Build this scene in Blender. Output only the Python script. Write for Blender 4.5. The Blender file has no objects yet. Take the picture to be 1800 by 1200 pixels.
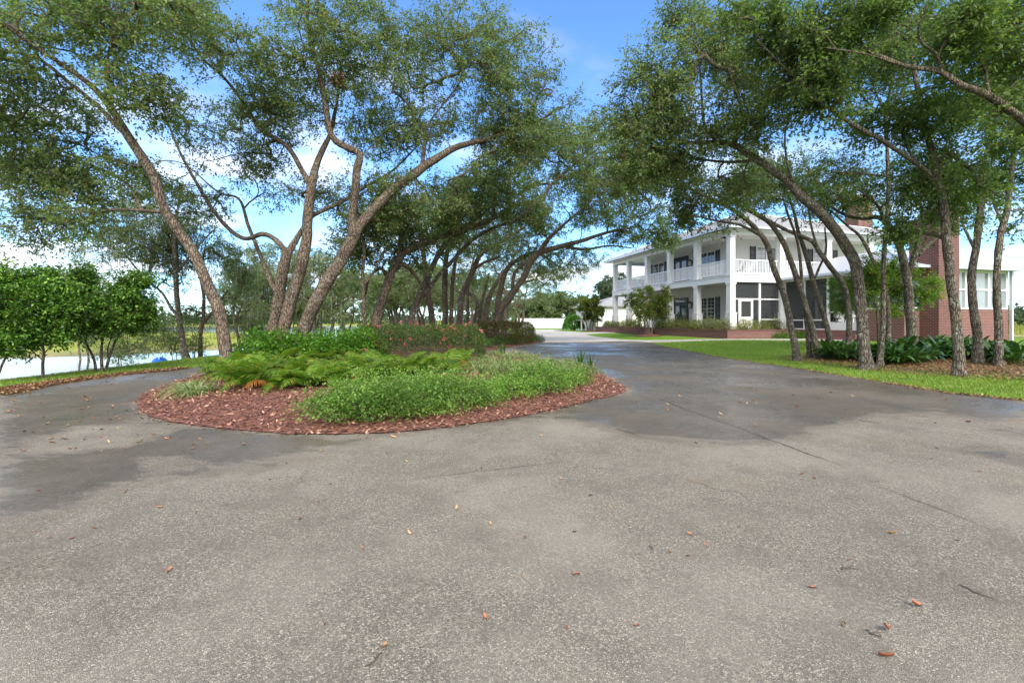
import bpy, math, random
import numpy as np
from mathutils import Vector, noise
from mathutils.geometry import delaunay_2d_cdt

SC = bpy.context.scene
COL = SC.collection
# ------------------------------------------------------------------ camera, sky, sun, exposure
CAM_H, FPX, HZ = 1.25, 800.0, 565.0          # lens height (m), focal length in px of the 1800 px frame, horizon row
cam = bpy.data.cameras.new('camera')
cam.sensor_width = 36.0
cam.lens = 36.0 * FPX / 1800.0
cam.shift_y = -(600.0 - HZ) / 1800.0
cam.clip_start, cam.clip_end = 0.05, 6000.0
camo = bpy.data.objects.new('camera', cam)
camo.location = (0, 0, CAM_H)
camo.rotation_euler = (math.radians(90), 0, 0)
COL.objects.link(camo)
SC.camera = camo

SUN_EL, SUN_AZ = 40.0, 168.0                  # azimuth clockwise from +Y (behind the camera, to the right)
SUN_STRENGTH, SUN_ANGLE = 3.0, 34.0
SKY_STRENGTH, CLOUD_VALUE = 0.15, 6.6
SC.view_settings.view_transform = 'Standard'
SC.view_settings.look = 'None'
SC.view_settings.gamma = 1.0
SC.view_settings.exposure = 0.92
world = bpy.data.worlds.new('World')
SC.world = world
world.use_nodes = True
wn, wl = world.node_tree.nodes, world.node_tree.links
wn.clear()


def wnode(t, **kw):
    n = wn.new(t)
    for k, v in kw.items():
        setattr(n, k, v)
    return n


def wmath(op, a, b=None, c=None):
    n = wnode('ShaderNodeMath', operation=op)
    for i, v in enumerate((a, b, c)):
        if v is None:
            continue
        if hasattr(v, 'is_linked'):
            wl.new(v, n.inputs[i])
        else:
            n.inputs[i].default_value = v
    return n.outputs[0]


sky = wnode('ShaderNodeTexSky', sky_type='NISHITA')
sky.sun_disc = False
sky.sun_elevation = math.radians(SUN_EL)
sky.sun_rotation = math.radians(SUN_AZ)
sky.air_density, sky.dust_density, sky.ozone_density = 1.0, 0.3, 3.0
tc = wnode('ShaderNodeTexCoord')
sx = wnode('ShaderNodeSeparateXYZ')
wl.new(tc.outputs['Generated'], sx.inputs[0])
zz = wmath('MAXIMUM', sx.outputs['Z'], 0.0)
den = wmath('ADD', zz, 0.16)
cx = wnode('ShaderNodeCombineXYZ')
wl.new(wmath('DIVIDE', sx.outputs['X'], den), cx.inputs[0])
wl.new(wmath('DIVIDE', sx.outputs['Y'], den), cx.inputs[1])
cx.inputs[2].default_value = 2.2
cn = wnode('ShaderNodeTexNoise')
wl.new(cx.outputs[0], cn.inputs['Vector'])
cn.inputs['Scale'].default_value = 1.15
cn.inputs['Detail'].default_value = 9.0
cn.inputs['Roughness'].default_value = 0.56
cn.inputs['Distortion'].default_value = 0.25
low = wmath('POWER', wmath('SUBTRACT', 1.0, zz), 5.0)           # more cloud towards the horizon
back = wnode('ShaderNodeMapRange', interpolation_type='SMOOTHSTEP')   # unseen cloud bank added behind the camera to light the scene
wl.new(sx.outputs['Y'], back.inputs['Value'])
back.inputs['From Min'].default_value, back.inputs['From Max'].default_value = 0.25, -0.45
thick = wmath('ADD', wmath('ADD', cn.outputs['Fac'], wmath('MULTIPLY', low, 0.115)), wmath('MULTIPLY', back.outputs[0], 0.22))
cr = wnode('ShaderNodeMapRange', interpolation_type='SMOOTHSTEP')
wl.new(thick, cr.inputs['Value'])
cr.inputs['From Min'].default_value = 0.49
cr.inputs['From Max'].default_value = 0.78
cmul = wnode('ShaderNodeVectorMath', operation='MULTIPLY')
wl.new(sky.outputs[0], cmul.inputs[0])
cmul.inputs[1].default_value = (0.74, 1.0, 1.26)
mixc = wnode('ShaderNodeMix', data_type='RGBA')
wl.new(cr.outputs[0], mixc.inputs['Factor'])
wl.new(cmul.outputs[0], mixc.inputs[6])
cn2 = wnode('ShaderNodeTexNoise')
wl.new(cx.outputs[0], cn2.inputs['Vector'])
cn2.inputs['Scale'].default_value, cn2.inputs['Detail'].default_value = 2.6, 6.0
lit = wnode('ShaderNodeMapRange')
wl.new(cn2.outputs['Fac'], lit.inputs['Value'])
lit.inputs['From Min'].default_value, lit.inputs['From Max'].default_value = 0.35, 0.65
lit.inputs['To Min'].default_value, lit.inputs['To Max'].default_value = CLOUD_VALUE * 0.55, CLOUD_VALUE
lit2 = wmath('ADD', lit.outputs[0], wmath('MULTIPLY', back.outputs[0], 3.4))  # added bank brightened further to lift the fronts facing the camera
ccol = wnode('ShaderNodeCombineColor')
wl.new(wmath('MULTIPLY', lit2, 0.99), ccol.inputs[0])
wl.new(wmath('MULTIPLY', lit2, 0.99), ccol.inputs[1])
wl.new(wmath('MULTIPLY', lit2, 1.02), ccol.inputs[2])
wl.new(ccol.outputs[0], mixc.inputs[7])
bg = wnode('ShaderNodeBackground')
wl.new(mixc.outputs[2], bg.inputs['Color'])
bg.inputs['Strength'].default_value = SKY_STRENGTH
wo = wnode('ShaderNodeOutputWorld')
wl.new(bg.outputs[0], wo.inputs['Surface'])

sd = bpy.data.lights.new('sun', 'SUN')
sd.energy, sd.angle, sd.color = SUN_STRENGTH, math.radians(SUN_ANGLE), (1.0, 0.93, 0.82)
so = bpy.data.objects.new('sun', sd)
ce = math.cos(math.radians(SUN_EL))
sv = Vector((ce * math.sin(math.radians(SUN_AZ)), ce * math.cos(math.radians(SUN_AZ)), math.sin(math.radians(SUN_EL))))
so.rotation_euler = (-sv).to_track_quat('-Z', 'Y').to_euler()
so.location = (0, 0, 60)
COL.objects.link(so)

# ------------------------------------------------------------------ helpers: scene bookkeeping
rng = np.random.default_rng(7)
UP = np.array([0, 0, 1.0])


def nrm(v):
    v = np.asarray(v, float)
    return v / np.maximum(np.linalg.norm(v, axis=-1, keepdims=True), 1e-9)


def smooth(a, b, x):
    t = np.clip((np.asarray(x, float) - a) / (b - a), 0, 1)
    return t * t * (3 - 2 * t)


def tag(o, label=None, cat=None, group=None, kind=None):
    if label: o['label'] = label
    if cat: o['category'] = cat
    if group: o['group'] = group
    if kind: o['kind'] = kind
    return o


def thing(name, loc, label, cat, group=None, rz=0.0):
    o = bpy.data.objects.new(name, None)
    o.empty_display_size = 0.2
    o.location = loc
    o.rotation_euler = (0, 0, rz)
    COL.objects.link(o)
    return tag(o, label, cat, group)


def copy_tree(o, loc=None, rz=None, scale=None, label=None, parent=None):
    c = o.copy()
    COL.objects.link(c)
    if parent is not None:
        c.parent = parent
    if loc is not None: c.location = loc
    if rz is not None: c.rotation_euler = (0, 0, rz)
    if scale is not None: c.scale = (scale,) * 3 if np.isscalar(scale) else scale
    if label: c['label'] = label
    for ch in o.children:
        copy_tree(ch, parent=c)
    return c


class MB:
    """collects faces and links them as ONE mesh object"""

    def __init__(s):
        s.v, s.f, s.n, s.mi, s.sm = [], [], 0, 0, False
        s.att = {}

    def add(s, v, f, mi=0, sm=False):
        v = np.asarray(v, float).reshape(-1, 3)
        f = np.asarray(f, int)
        if f.ndim == 1: f = f.reshape(1, -1)
        s.v.append(v)
        s.f.append((f + s.n, mi, sm))
        s.n += len(v)

    def box(s, lo, hi, mi=0):
        x0, y0, z0 = lo
        x1, y1, z1 = hi
        v = [(x0, y0, z0), (x1, y0, z0), (x1, y1, z0), (x0, y1, z0), (x0, y0, z1), (x1, y0, z1), (x1, y1, z1), (x0, y1, z1)]
        s.add(v, [(0, 3, 2, 1), (4, 5, 6, 7), (0, 1, 5, 4), (1, 2, 6, 5), (2, 3, 7, 6), (3, 0, 4, 7)], mi)

    def tube(s, P, R, n=8, mi=0, cap=True):
        P = np.asarray(P, float)
        R = np.broadcast_to(np.asarray(R, float), (len(P),))
        T = np.gradient(P, axis=0)
        T = nrm(T)
        a = np.array([1.0, 0, 0]) if abs(T[0][0]) < 0.8 else np.array([0, 1.0, 0])
        A = np.empty_like(P)
        for i in range(len(P)):
            a = a - T[i] * np.dot(a, T[i])
            a = a / (np.linalg.norm(a) + 1e-12)
            A[i] = a
        B = np.cross(T, A)
        th = np.arange(n) * 2 * math.pi / n
        rad = R if R.ndim == 2 else R[:, None]
        V = P[:, None, :] + rad[:, :, None] * (np.cos(th)[None, :, None] * A[:, None, :] + np.sin(th)[None, :, None] * B[:, None, :])
        m = len(P)
        i = np.arange(m - 1)[:, None] * n
        j = np.arange(n)[None, :]
        k = (j + 1) % n
        F = np.stack([i + j, i + k, i + n + k, i + n + j], -1).reshape(-1, 4)
        s.add(V.reshape(-1, 3), F, mi, True)
        if cap:
            s.f.append((np.array([np.arange(n)]) + s.n - n, mi, False))

    def rtube(s, P, RN, n, mi=0):
        """tube with a radius per ring and side"""
        P = np.asarray(P, float)
        T = nrm(np.gradient(P, axis=0))
        a = np.array([1.0, 0, 0])
        A = np.empty_like(P)
        for i in range(len(P)):
            a = a - T[i] * np.dot(a, T[i]); a = a / (np.linalg.norm(a) + 1e-12); A[i] = a
        B = np.cross(T, A)
        th = np.arange(n) * 2 * math.pi / n
        V = P[:, None, :] + RN[:, :, None] * (np.cos(th)[None, :, None] * A[:, None, :] + np.sin(th)[None, :, None] * B[:, None, :])
        m = len(P)
        i = np.arange(m - 1)[:, None] * n
        j = np.arange(n)[None, :]
        k = (j + 1) % n
        F = np.stack([i + j, i + k, i + n + k, i + n + j], -1).reshape(-1, 4)
        s.add(V.reshape(-1, 3), F, mi, True)
        s.f.append((np.array([np.arange(n)]) + s.n - n, mi, False))

    def quads(s, V, mi=0, sm=False):
        """V: (N, 4, 3)"""
        n = len(V)
        if n: s.add(V.reshape(-1, 3), np.arange(4 * n).reshape(-1, 4), mi, sm)

    def build(s, name, mats, parent=None, origin=(0, 0, 0), smooth_all=None):
        me = bpy.data.meshes.new(name)
        V = np.concatenate(s.v) - np.asarray(origin, float)
        me.vertices.add(len(V))
        me.vertices.foreach_set('co', V.astype(np.float32).ravel())
        tot = np.concatenate([np.full(len(f), f.shape[1]) for f, _, _ in s.f])
        lv = np.concatenate([f.ravel() for f, _, _ in s.f])
        me.loops.add(len(lv))
        me.loops.foreach_set('vertex_index', lv.astype(np.int32))
        me.polygons.add(len(tot))
        st = np.concatenate([[0], np.cumsum(tot)[:-1]])
        me.polygons.foreach_set('loop_start', st.astype(np.int32))
        me.polygons.foreach_set('loop_total', tot.astype(np.int32))
        me.polygons.foreach_set('material_index', np.concatenate([np.full(len(f), m) for f, m, _ in s.f]).astype(np.int32))
        smo = np.concatenate([np.full(len(f), q) for f, _, q in s.f]) if smooth_all is None else np.full(len(tot), smooth_all)
        me.polygons.foreach_set('use_smooth', smo.astype(bool))
        for k, a in s.att.items():
            at = me.attributes.new(k, 'FLOAT', 'POINT')
            at.data.foreach_set('value', np.asarray(a, np.float32))
        me.update(calc_edges=True)
        for m in (mats if isinstance(mats, (list, tuple)) else [mats]):
            me.materials.append(m)
        o = bpy.data.objects.new(name, me)
        COL.objects.link(o)
        if parent is not None: o.parent = parent
        return o


# ------------------------------------------------------------------ helpers: materials
class NT:
    def __init__(s, name):
        s.m = bpy.data.materials.new(name)
        s.m.use_nodes = True
        s.t = s.m.node_tree
        s.t.nodes.clear()
        s.out = s.t.nodes.new('ShaderNodeOutputMaterial')

    def n(s, typ, ins=None, **kw):
        n = s.t.nodes.new('ShaderNode' + typ)
        for k, v in kw.items(): setattr(n, k, v)
        for k, v in (ins or {}).items(): s.set(n.inputs[k], v)
        return n

    def set(s, sock, v):
        if isinstance(v, bpy.types.NodeSocket): s.t.links.new(v, sock)
        elif isinstance(v, bpy.types.Node): s.t.links.new(v.outputs[0], sock)
        elif sock.type == 'RGBA' and len(v) == 3: sock.default_value = (*v, 1)
        else: sock.default_value = v

    def math(s, op, *a, clamp=False):
        n = s.n('Math', operation=op, use_clamp=clamp)
        for i, v in enumerate(a): s.set(n.inputs[i], v)
        return n.outputs[0]

    def noise(s, vec, scale, detail=4, rough=.55, dist=0.0):
        return s.n('TexNoise', {'Vector': vec, 'Scale': scale, 'Detail': detail, 'Roughness': rough, 'Distortion': dist}).outputs['Fac']

    def remap(s, v, a, b, c=0.0, d=1.0, sm=True):
        return s.n('MapRange', {'Value': v, 'From Min': a, 'From Max': b, 'To Min': c, 'To Max': d}, interpolation_type='SMOOTHSTEP' if sm else 'LINEAR').outputs[0]

    def mix(s, f, a, b, blend='MIX'):
        n = s.n('Mix', data_type='RGBA', blend_type=blend)
        s.set(n.inputs[0], f); s.set(n.inputs[6], a); s.set(n.inputs[7], b)
        return n.outputs[2]

    def ramp(s, f, stops):
        n = s.n('ValToRGB', {'Fac': f})
        e = n.color_ramp.elements
        while len(e) < len(stops): e.new(0.5)
        for i, (p, c) in enumerate(stops):
            e[i].position = p; e[i].color = (*c, 1)
        return n.outputs[0]

    def bump(s, h, strength=.5, dist=.02):
        return s.n('Bump', {'Height': h, 'Strength': strength, 'Distance': dist}).outputs[0]

    def pos(s):
        return s.n('NewGeometry').outputs['Position']

    def obj(s):
        return s.n('TexCoord').outputs['Object']

    def pbsdf(s, **k):
        n = s.n('BsdfPrincipled')
        for a, v in k.items():
            s.set(n.inputs[{'col': 'Base Color', 'rough': 'Roughness', 'normal': 'Normal', 'metal': 'Metallic', 'spec': 'Specular IOR Level', 'alpha': 'Alpha', 'coat': 'Coat Weight'}[a]], v)
        return n.outputs[0]

    def done(s, sh):
        s.t.links.new(sh, s.out.inputs['Surface'])
        return s.m


def leaf_mat(name, stops, trans=.56, rough=.45, tint=(1.15, 1.25, .6), patch=.35, spec=.4):
    t = NT(name)
    g = t.n('NewGeometry')
    c = t.ramp(g.outputs['Random Per Island'], stops)
    pn = t.noise(g.outputs['Position'], .9, 2)
    c = t.mix(1.0, c, t.ramp(pn, [(.3, (1 - patch * .8,) * 3), (.7, (1 + patch * .7,) * 3)]), 'MULTIPLY')
    p = t.pbsdf(col=c, rough=rough, spec=spec)
    tr = t.n('BsdfTranslucent', {'Color': t.mix(1.0, c, (*tint,), 'MULTIPLY')})
    return t.done(t.n('MixShader', {0: trans, 1: p, 2: tr}).outputs[0])


def plain(name, col, rough=.6, var=.12, scale=6.0, bump=0.0, metal=0.0, spec=.4):
    t = NT(name)
    o = t.obj()
    n = t.noise(o, scale, 5)
    c = t.mix(n, tuple(x * (1 - var) for x in col), tuple(min(1, x * (1 + var)) for x in col))
    k = dict(col=c, rough=rough, metal=metal, spec=spec)
    if bump: k['normal'] = t.bump(t.noise(o, scale * 8, 4), bump, .01)
    return t.done(t.pbsdf(**k))


def bark_mat(name, dark, light, lichen, amount):
    t = NT(name)
    p = t.pos()
    mp = t.n('Mapping', {'Vector': p, 'Scale': (1, 1, .20)}).outputs[0]
    v = t.n('TexVoronoi', {'Vector': mp, 'Scale': 27.0, 'Randomness': 1.0}, feature='DISTANCE_TO_EDGE').outputs['Distance']
    n1 = t.noise(mp, 22, 6, .65)
    crack = t.remap(v, .0, .16)
    h = t.math('ADD', t.math('MULTIPLY', crack, .6), t.math('MULTIPLY', n1, .7))
    c = t.mix(t.remap(h, .25, 1.0), dark, light)
    big = t.noise(p, 2.3, 5, .6)
    lf = t.math('MULTIPLY', t.remap(t.noise(p, 9, 6, .7), .52, .66), t.remap(big, .62 - amount, .70 - amount * .6))
    c = t.mix(lf, c, lichen)
    c = t.mix(1.0, c, t.ramp(t.noise(t.n('Mapping', {'Vector': p, 'Scale': (1, 1, .5)}).outputs[0], 3.1, 4, .6), [(.3, (.62, .62, .64)), (.55, (1, 1, 1)), (.75, (1.22, 1.16, 1.08))]), 'MULTIPLY')
    mo = t.math('MULTIPLY', t.remap(t.noise(p, 5.3, 5, .6), .54, .7), .6)
    c = t.mix(mo, c, (.075, .085, .035))
    return t.done(t.pbsdf(col=c, rough=.9, spec=.2, normal=t.bump(h, 1.0, .045)))


M = {}
M['bark_warm'] = bark_mat('bark_warm', (.055, .040, .030), (.20, .154, .115), (.33, .34, .28), .16)
M['bark_grey'] = bark_mat('bark_grey', (.055, .045, .036), (.18, .15, .118), (.36, .38, .31), .26)
M['bark_dark'] = bark_mat('bark_dark', (.055, .044, .033), (.18, .142, .104), (.26, .27, .20), .12)
M['twig'] = plain('twig', (.085, .068, .05), .9)
OAK = [(0, (.08, .135, .04)), (.35, (.135, .205, .065)), (.7, (.195, .27, .10)), (.9, (.26, .32, .14)), (.97, (.30, .26, .09)), (1, (.30, .13, .05))]
M['oak_leaf'] = leaf_mat('oak_leaf', OAK)
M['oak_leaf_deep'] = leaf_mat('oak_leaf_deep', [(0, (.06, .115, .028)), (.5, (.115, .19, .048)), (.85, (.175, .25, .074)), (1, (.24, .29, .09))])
M['oak_leaf_pale'] = leaf_mat('oak_leaf_pale', [(0, (.12, .17, .075)), (.5, (.19, .25, .115)), (.9, (.26, .31, .15)), (1, (.33, .31, .15))], trans=.56)
M['moss'] = plain('moss', (.30, .34, .24), .95)
M['glossy_leaf'] = leaf_mat('glossy_leaf', [(0, (.024, .065, .012)), (.45, (.066, .16, .02)), (.8, (.15, .31, .036)), (1, (.26, .43, .06))], rough=.33, trans=.34)
M['maple_leaf'] = leaf_mat('maple_leaf', [(0, (.07, .16, .02)), (.6, (.13, .26, .035)), (.85, (.25, .32, .045)), (1, (.40, .30, .04))])
M['myrtle_leaf'] = leaf_mat('myrtle_leaf', [(0, (.05, .10, .018)), (.5, (.11, .18, .032)), (.8, (.20, .23, .045)), (1, (.34, .22, .05))])
M['fern_leaf'] = leaf_mat('fern_leaf', [(0, (.05, .13, .015)), (.5, (.125, .25, .028)), (.86, (.22, .35, .042)), (.94, (.30, .30, .05)), (1, (.32, .17, .03))], patch=.45)
M['fern_rust'] = leaf_mat('fern_rust', [(0, (.30, .12, .03)), (1, (.42, .20, .05))])
M['mint_leaf'] = leaf_mat('mint_leaf', [(0, (.06, .14, .024)), (.5, (.155, .295, .05)), (.9, (.28, .43, .09)), (1, (.36, .47, .13))], patch=.5)
M['hydrangea_leaf'] = leaf_mat('hydrangea_leaf', [(0, (.05, .14, .015)), (.5, (.10, .24, .025)), (.9, (.17, .34, .04)), (1, (.24, .38, .06))], patch=.4)
M['azalea_leaf'] = leaf_mat('azalea_leaf', [(0, (.035, .075, .018)), (.5, (.07, .13, .03)), (.85, (.12, .18, .045)), (1, (.22, .15, .05))])
M['azalea_bronze'] = leaf_mat('azalea_bronze', [(0, (.045, .06, .02)), (.5, (.09, .095, .03)), (.8, (.14, .12, .04)), (1, (.22, .12, .05))])
M['pink_petal'] = leaf_mat('pink_petal', [(0, (.62, .10, .14)), (.6, (.78, .20, .24)), (1, (.85, .35, .36))], tint=(1, .8, .8))
M['red_petal'] = leaf_mat('red_petal', [(0, (.35, .035, .05)), (1, (.55, .09, .11))], tint=(1, .8, .8))
M['lilac_petal'] = leaf_mat('lilac_petal', [(0, (.52, .36, .66)), (1, (.74, .60, .82))], tint=(1, .9, 1))
M['dried_petal'] = leaf_mat('dried_petal', [(0, (.50, .24, .14)), (1, (.62, .36, .24))], tint=(1, .9, .8))
M['liriope'] = leaf_mat('liriope', [(0, (.14, .22, .06)), (.4, (.30, .36, .14)), (.8, (.52, .53, .30)), (1, (.62, .60, .42))], tint=(1.05, 1.1, .8), patch=.2)
M['blade_green'] = leaf_mat('blade_green', [(0, (.05, .13, .03)), (.6, (.10, .22, .05)), (1, (.18, .30, .08))])
M['cast_iron'] = leaf_mat('cast_iron', [(0, (.024, .065, .012)), (.6, (.045, .11, .02)), (1, (.085, .18, .035))], trans=.25, rough=.3, spec=.55)
M['cast_iron_yellow'] = leaf_mat('cast_iron_yellow', [(0, (.13, .28, .02)), (1, (.28, .42, .05))], trans=.3, rough=.35)
M['border_leaf'] = leaf_mat('border_leaf', [(0, (.09, .13, .03)), (.5, (.19, .24, .06)), (.85, (.34, .34, .12)), (1, (.46, .40, .18))])
M['palm_leaf'] = leaf_mat('palm_leaf', [(0, (.035, .11, .018)), (.6, (.08, .21, .03)), (1, (.16, .31, .05))])
M['far_leaf'] = leaf_mat('far_leaf', [(0, (.055, .085, .05)), (.6, (.09, .125, .075)), (1, (.14, .17, .10))], patch=.5)
M['grass_blade'] = leaf_mat('grass_blade', [(0, (.08, .16, .02)), (.5, (.16, .265, .03)), (.9, (.26, .35, .05)), (1, (.40, .34, .12))], patch=.2, trans=.3)
M['dead_leaf'] = leaf_mat('dead_leaf', [(0, (.16, .06, .025)), (.5, (.30, .12, .05)), (.8, (.42, .22, .09)), (1, (.5, .32, .15))], trans=.1, patch=.1)
M['litter_leaf'] = leaf_mat('litter_leaf', [(0, (.07, .04, .022)), (.5, (.17, .085, .042)), (.9, (.29, .15, .07)), (1, (.42, .27, .14))], trans=.1, patch=.2)
M['mulch_chip'] = leaf_mat('mulch_chip', [(0, (.08, .035, .024)), (.4, (.18, .078, .050)), (.8, (.28, .135, .09)), (1, (.46, .28, .19))], trans=0.0, rough=.75, patch=.2)
M['reed'] = leaf_mat('reed', [(0, (.16, .18, .05)), (.6, (.28, .28, .07)), (1, (.40, .36, .12))])


def wall_mats():
    t = NT('white_siding'); o = t.obj()
    z = t.n('SeparateXYZ', {0: o}).outputs['Z']
    saw = t.math('FRACT', t.math('MULTIPLY', z, 1 / .13))
    n = t.noise(o, 3, 4)
    c = t.mix(n, (.58, .58, .575), (.67, .67, .665))
    c = t.mix(t.remap(saw, .0, .08, 1, 0), c, (.52, .53, .55))
    M['siding'] = t.done(t.pbsdf(col=c, rough=.55, normal=t.bump(saw, .35, .02)))
    M['white_paint'] = plain('white_paint', (.68, .68, .68), .45, .08)
    M['white_vinyl'] = plain('white_vinyl', (.72, .74, .77), .35, .03)
    M['tan_ceiling'] = plain('tan_ceiling', (.72, .68, .61), .6, .05)
    M['cream'] = plain('cream', (.80, .77, .70), .6, .04)
    M['dark_trim'] = plain('dark_trim', (.018, .022, .032), .4, .2)
    M['iron'] = plain('iron', (.02, .02, .022), .5, .2)
    M['door_blue'] = plain('door_blue', (.012, .018, .03), .3, .2)
    M['gutter'] = plain('gutter', (.50, .55, .62), .35, .05, metal=.2)
    M['frosted'] = plain('frosted', (.75, .74, .68), .4, .03)
    M['old_wood'] = plain('old_wood', (.24, .22, .20), .8, .2)
    for nm, m1, c1, c2, mo in (('brick', .012, (.13, .034, .030), (.235, .068, .056), (.28, .21, .19)), ('brick_dark', .012, (.095, .026, .023), (.18, .05, .043), (.20, .14, .125))):
        t = NT(nm); o = t.obj(); s = t.n('SeparateXYZ', {0: o})
        u = t.math('ADD', s.outputs['X'], s.outputs['Y'])
        vec = t.n('CombineXYZ', {0: u, 1: s.outputs['Z'], 2: 0.0}).outputs[0]
        b = t.n('TexBrick', {'Vector': vec, 'Color1': c1, 'Color2': c2, 'Mortar': mo, 'Scale': 1.0, 'Mortar Size': m1, 'Mortar Smooth': .2, 'Bias': -.2, 'Brick Width': .21, 'Row Height': .076})
        c = t.mix(t.noise(o, 14, 5), b.outputs['Color'], (.12, .05, .045))
        c = t.mix(.35, b.outputs['Color'], c)
        h = t.math('ADD', t.math('MULTIPLY', t.math('SUBTRACT', 1.0, b.outputs['Fac']), .7), t.math('MULTIPLY', t.noise(o, 60, 4), .3))
        M[nm] = t.done(t.pbsdf(col=c, rough=.85, normal=t.bump(h, .6, .012)))
    t = NT('roof_shingle'); o = t.obj()
    c = t.mix(t.noise(o, 30, 4), (.17, .17, .172), (.28, .28, .282))
    c = t.mix(t.remap(t.noise(o, 1.5, 3), .4, .65), c, (.30, .29, .28))
    M['shingle'] = t.done(t.pbsdf(col=c, rough=.8, normal=t.bump(t.noise(o, 40, 4), .4, .02)))
    t = NT('metal_roof'); o = t.obj(); s = t.n('SeparateXYZ', {0: o})
    w = t.math('FRACT', t.math('MULTIPLY', t.math('ADD', s.outputs['X'], t.math('MULTIPLY', s.outputs['Y'], .0)), 1 / .42))
    seam = t.remap(w, .0, .07, 1, 0)
    c = t.mix(t.noise(o, 2.5, 5), (.44, .455, .48), (.56, .57, .59))
    c = t.mix(seam, c, (.42, .43, .45))
    M['metal_roof'] = t.done(t.pbsdf(col=c, rough=.4, metal=.15, normal=t.bump(seam, .5, .02)))
    t = NT('glass'); o = t.obj()
    nb = t.bump(t.noise(o, 1.2, 2), .08, .05)
    M['glass'] = t.done(t.pbsdf(col=(.02, .025, .03), rough=.04, spec=.9, normal=nb))
    t = NT('pale_glass'); o = t.obj()  # paler blue-grey base colour for some panes
    M['clear_glass'] = t.done(t.pbsdf(col=(.22, .27, .29), rough=.05, spec=1.0, normal=t.bump(t.noise(o, 1.2, 2), .08, .05)))
    t = NT('insect_screen')
    p = t.pbsdf(col=(.035, .04, .045), rough=.7)
    M['screen'] = t.done(t.n('MixShader', {0: .52, 1: t.n('BsdfTransparent').outputs[0], 2: p}).outputs[0])


wall_mats()
M['grey_floor'] = plain('porch_floor', (.34, .32, .30), .7)  # even grey floor colour of porch and wing
# ------------------------------------------------------------------ terrain
HC = np.array([13.1, 27.3])                       # outer corner of the porch nearest the camera
D1 = np.array([-.2345, .9721])                    # along the house front, away from the camera
D2 = np.array([.9721, .2345])                     # along the side that faces the camera
HOUSE_Z = .80
HOUSE_RZ = math.atan2(D2[1], D2[0])
LAKE_Z = -1.0
SHORE = np.array([(-15.3, -60), (-15.3, 40), (-17, 60), (-24, 90), (-40, 140), (-40, 170), (140, 170), (110, 130), (60, 100), (44, 75), (39, 55), (40, 40),
                  (47, 33), (70, 26), (90, 0), (90, -60)], float)
MEADOW = np.array([(-140, 5), (-60, 20), (-34, 26.2), (-27, 30), (-22.5, 36.5), (-19.6, 46), (-19.0, 50), (-22, 58), (-30, 70), (-45, 84), (-70, 96), (-120, 100), (-220, 90), (-220, 10)], float)
MARSH = np.array([(70, 66), (88, 70), (130, 76), (220, 90), (220, 170), (120, 160), (80, 110)], float)


def inside(poly, x, y):
    x = np.asarray(x, float); y = np.asarray(y, float)
    r = np.zeros(np.broadcast(x, y).shape, bool)
    j = len(poly) - 1
    for i in range(len(poly)):
        xi, yi = poly[i]; xj, yj = poly[j]
        c = ((yi > y) != (yj > y)) & (x < (xj - xi) * (y - yi) / (yj - yi + 1e-12) + xi)
        r ^= c
        j = i
    return r


def edge_dist(poly, x, y):
    x = np.asarray(x, float); y = np.asarray(y, float)
    d = np.full(np.broadcast(x, y).shape, 1e9)
    for i in range(len(poly)):
        a = poly[i]; b = poly[(i + 1) % len(poly)]
        e = b - a
        t = np.clip(((x - a[0]) * e[0] + (y - a[1]) * e[1]) / (e @ e), 0, 1)
        d = np.minimum(d, np.hypot(x - a[0] - t * e[0], y - a[1] - t * e[1]))
    return d


def sdist(poly, x, y):
    d = edge_dist(poly, x, y)
    return np.where(inside(poly, x, y), d, -d)


def H(x, y):
    x = np.asarray(x, float); y = np.asarray(y, float)
    s = (x - HC[0]) * D2[0] + (y - HC[1]) * D2[1]
    t = (x - HC[0]) * D1[0] + (y - HC[1]) * D1[1]
    rise = .27 * smooth(-8.2, -1.2, s) * (1 - smooth(20, 40, t)) * (1 - smooth(16, 26, s))
    d = sdist(SHORE, x, y)
    e = np.interp(d, [-6, 0, 1.5, 4.0, 4.9], [-2.2, -1.0, -.75, -.06, 0])
    m = np.interp(sdist(MEADOW, x, y), [-4, 0, 2, 8, 40], [-2.2, -1.0, -.9, -.8, -.6])
    m2 = np.interp(sdist(MARSH, x, y), [-4, 0, 2, 8], [-2.2, -1.0, -.9, -.8])
    return np.maximum(np.maximum(np.where(d > 0, rise, 0) + e, m), m2)


def W(px, py, Y):
    return np.array([(px - 900) / FPX * Y, Y, CAM_H + (HZ - py) / FPX * Y])


_Ys = np.concatenate([np.arange(1.2, 30, .02), np.arange(30, 200, .1)])


def GT(px, py):
    """where the sight line through a pixel of the photograph meets the terrain"""
    x = (px - 900) / FPX * _Ys
    z = CAM_H + (HZ - py) / FPX * _Ys
    k = np.argmax(z < H(x, _Ys))
    return np.array([x[k], _Ys[k]])


def poly_px(pts):
    return np.array([GT(*p) for p in pts])


def spline(P, step):
    """Catmull-Rom through the rows of P (any width), resampled about every step along the first three columns"""
    P = np.asarray(P, float)
    Q = np.vstack([2 * P[0] - P[1], P, 2 * P[-1] - P[-2]])
    out = []
    for i in range(1, len(Q) - 2):
        L = np.linalg.norm(Q[i + 1][:3] - Q[i][:3])
        m = max(1, int(math.ceil(L / step)))
        t = (np.arange(m) / m)[:, None]
        a, b, c, d = Q[i - 1], Q[i], Q[i + 1], Q[i + 2]
        out.append(.5 * (2 * b + (c - a) * t + (2 * a - 5 * b + 4 * c - d) * t ** 2 + (3 * b - a - 3 * c + d) * t ** 3))
    out.append(P[-1:])
    return np.vstack(out)


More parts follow.
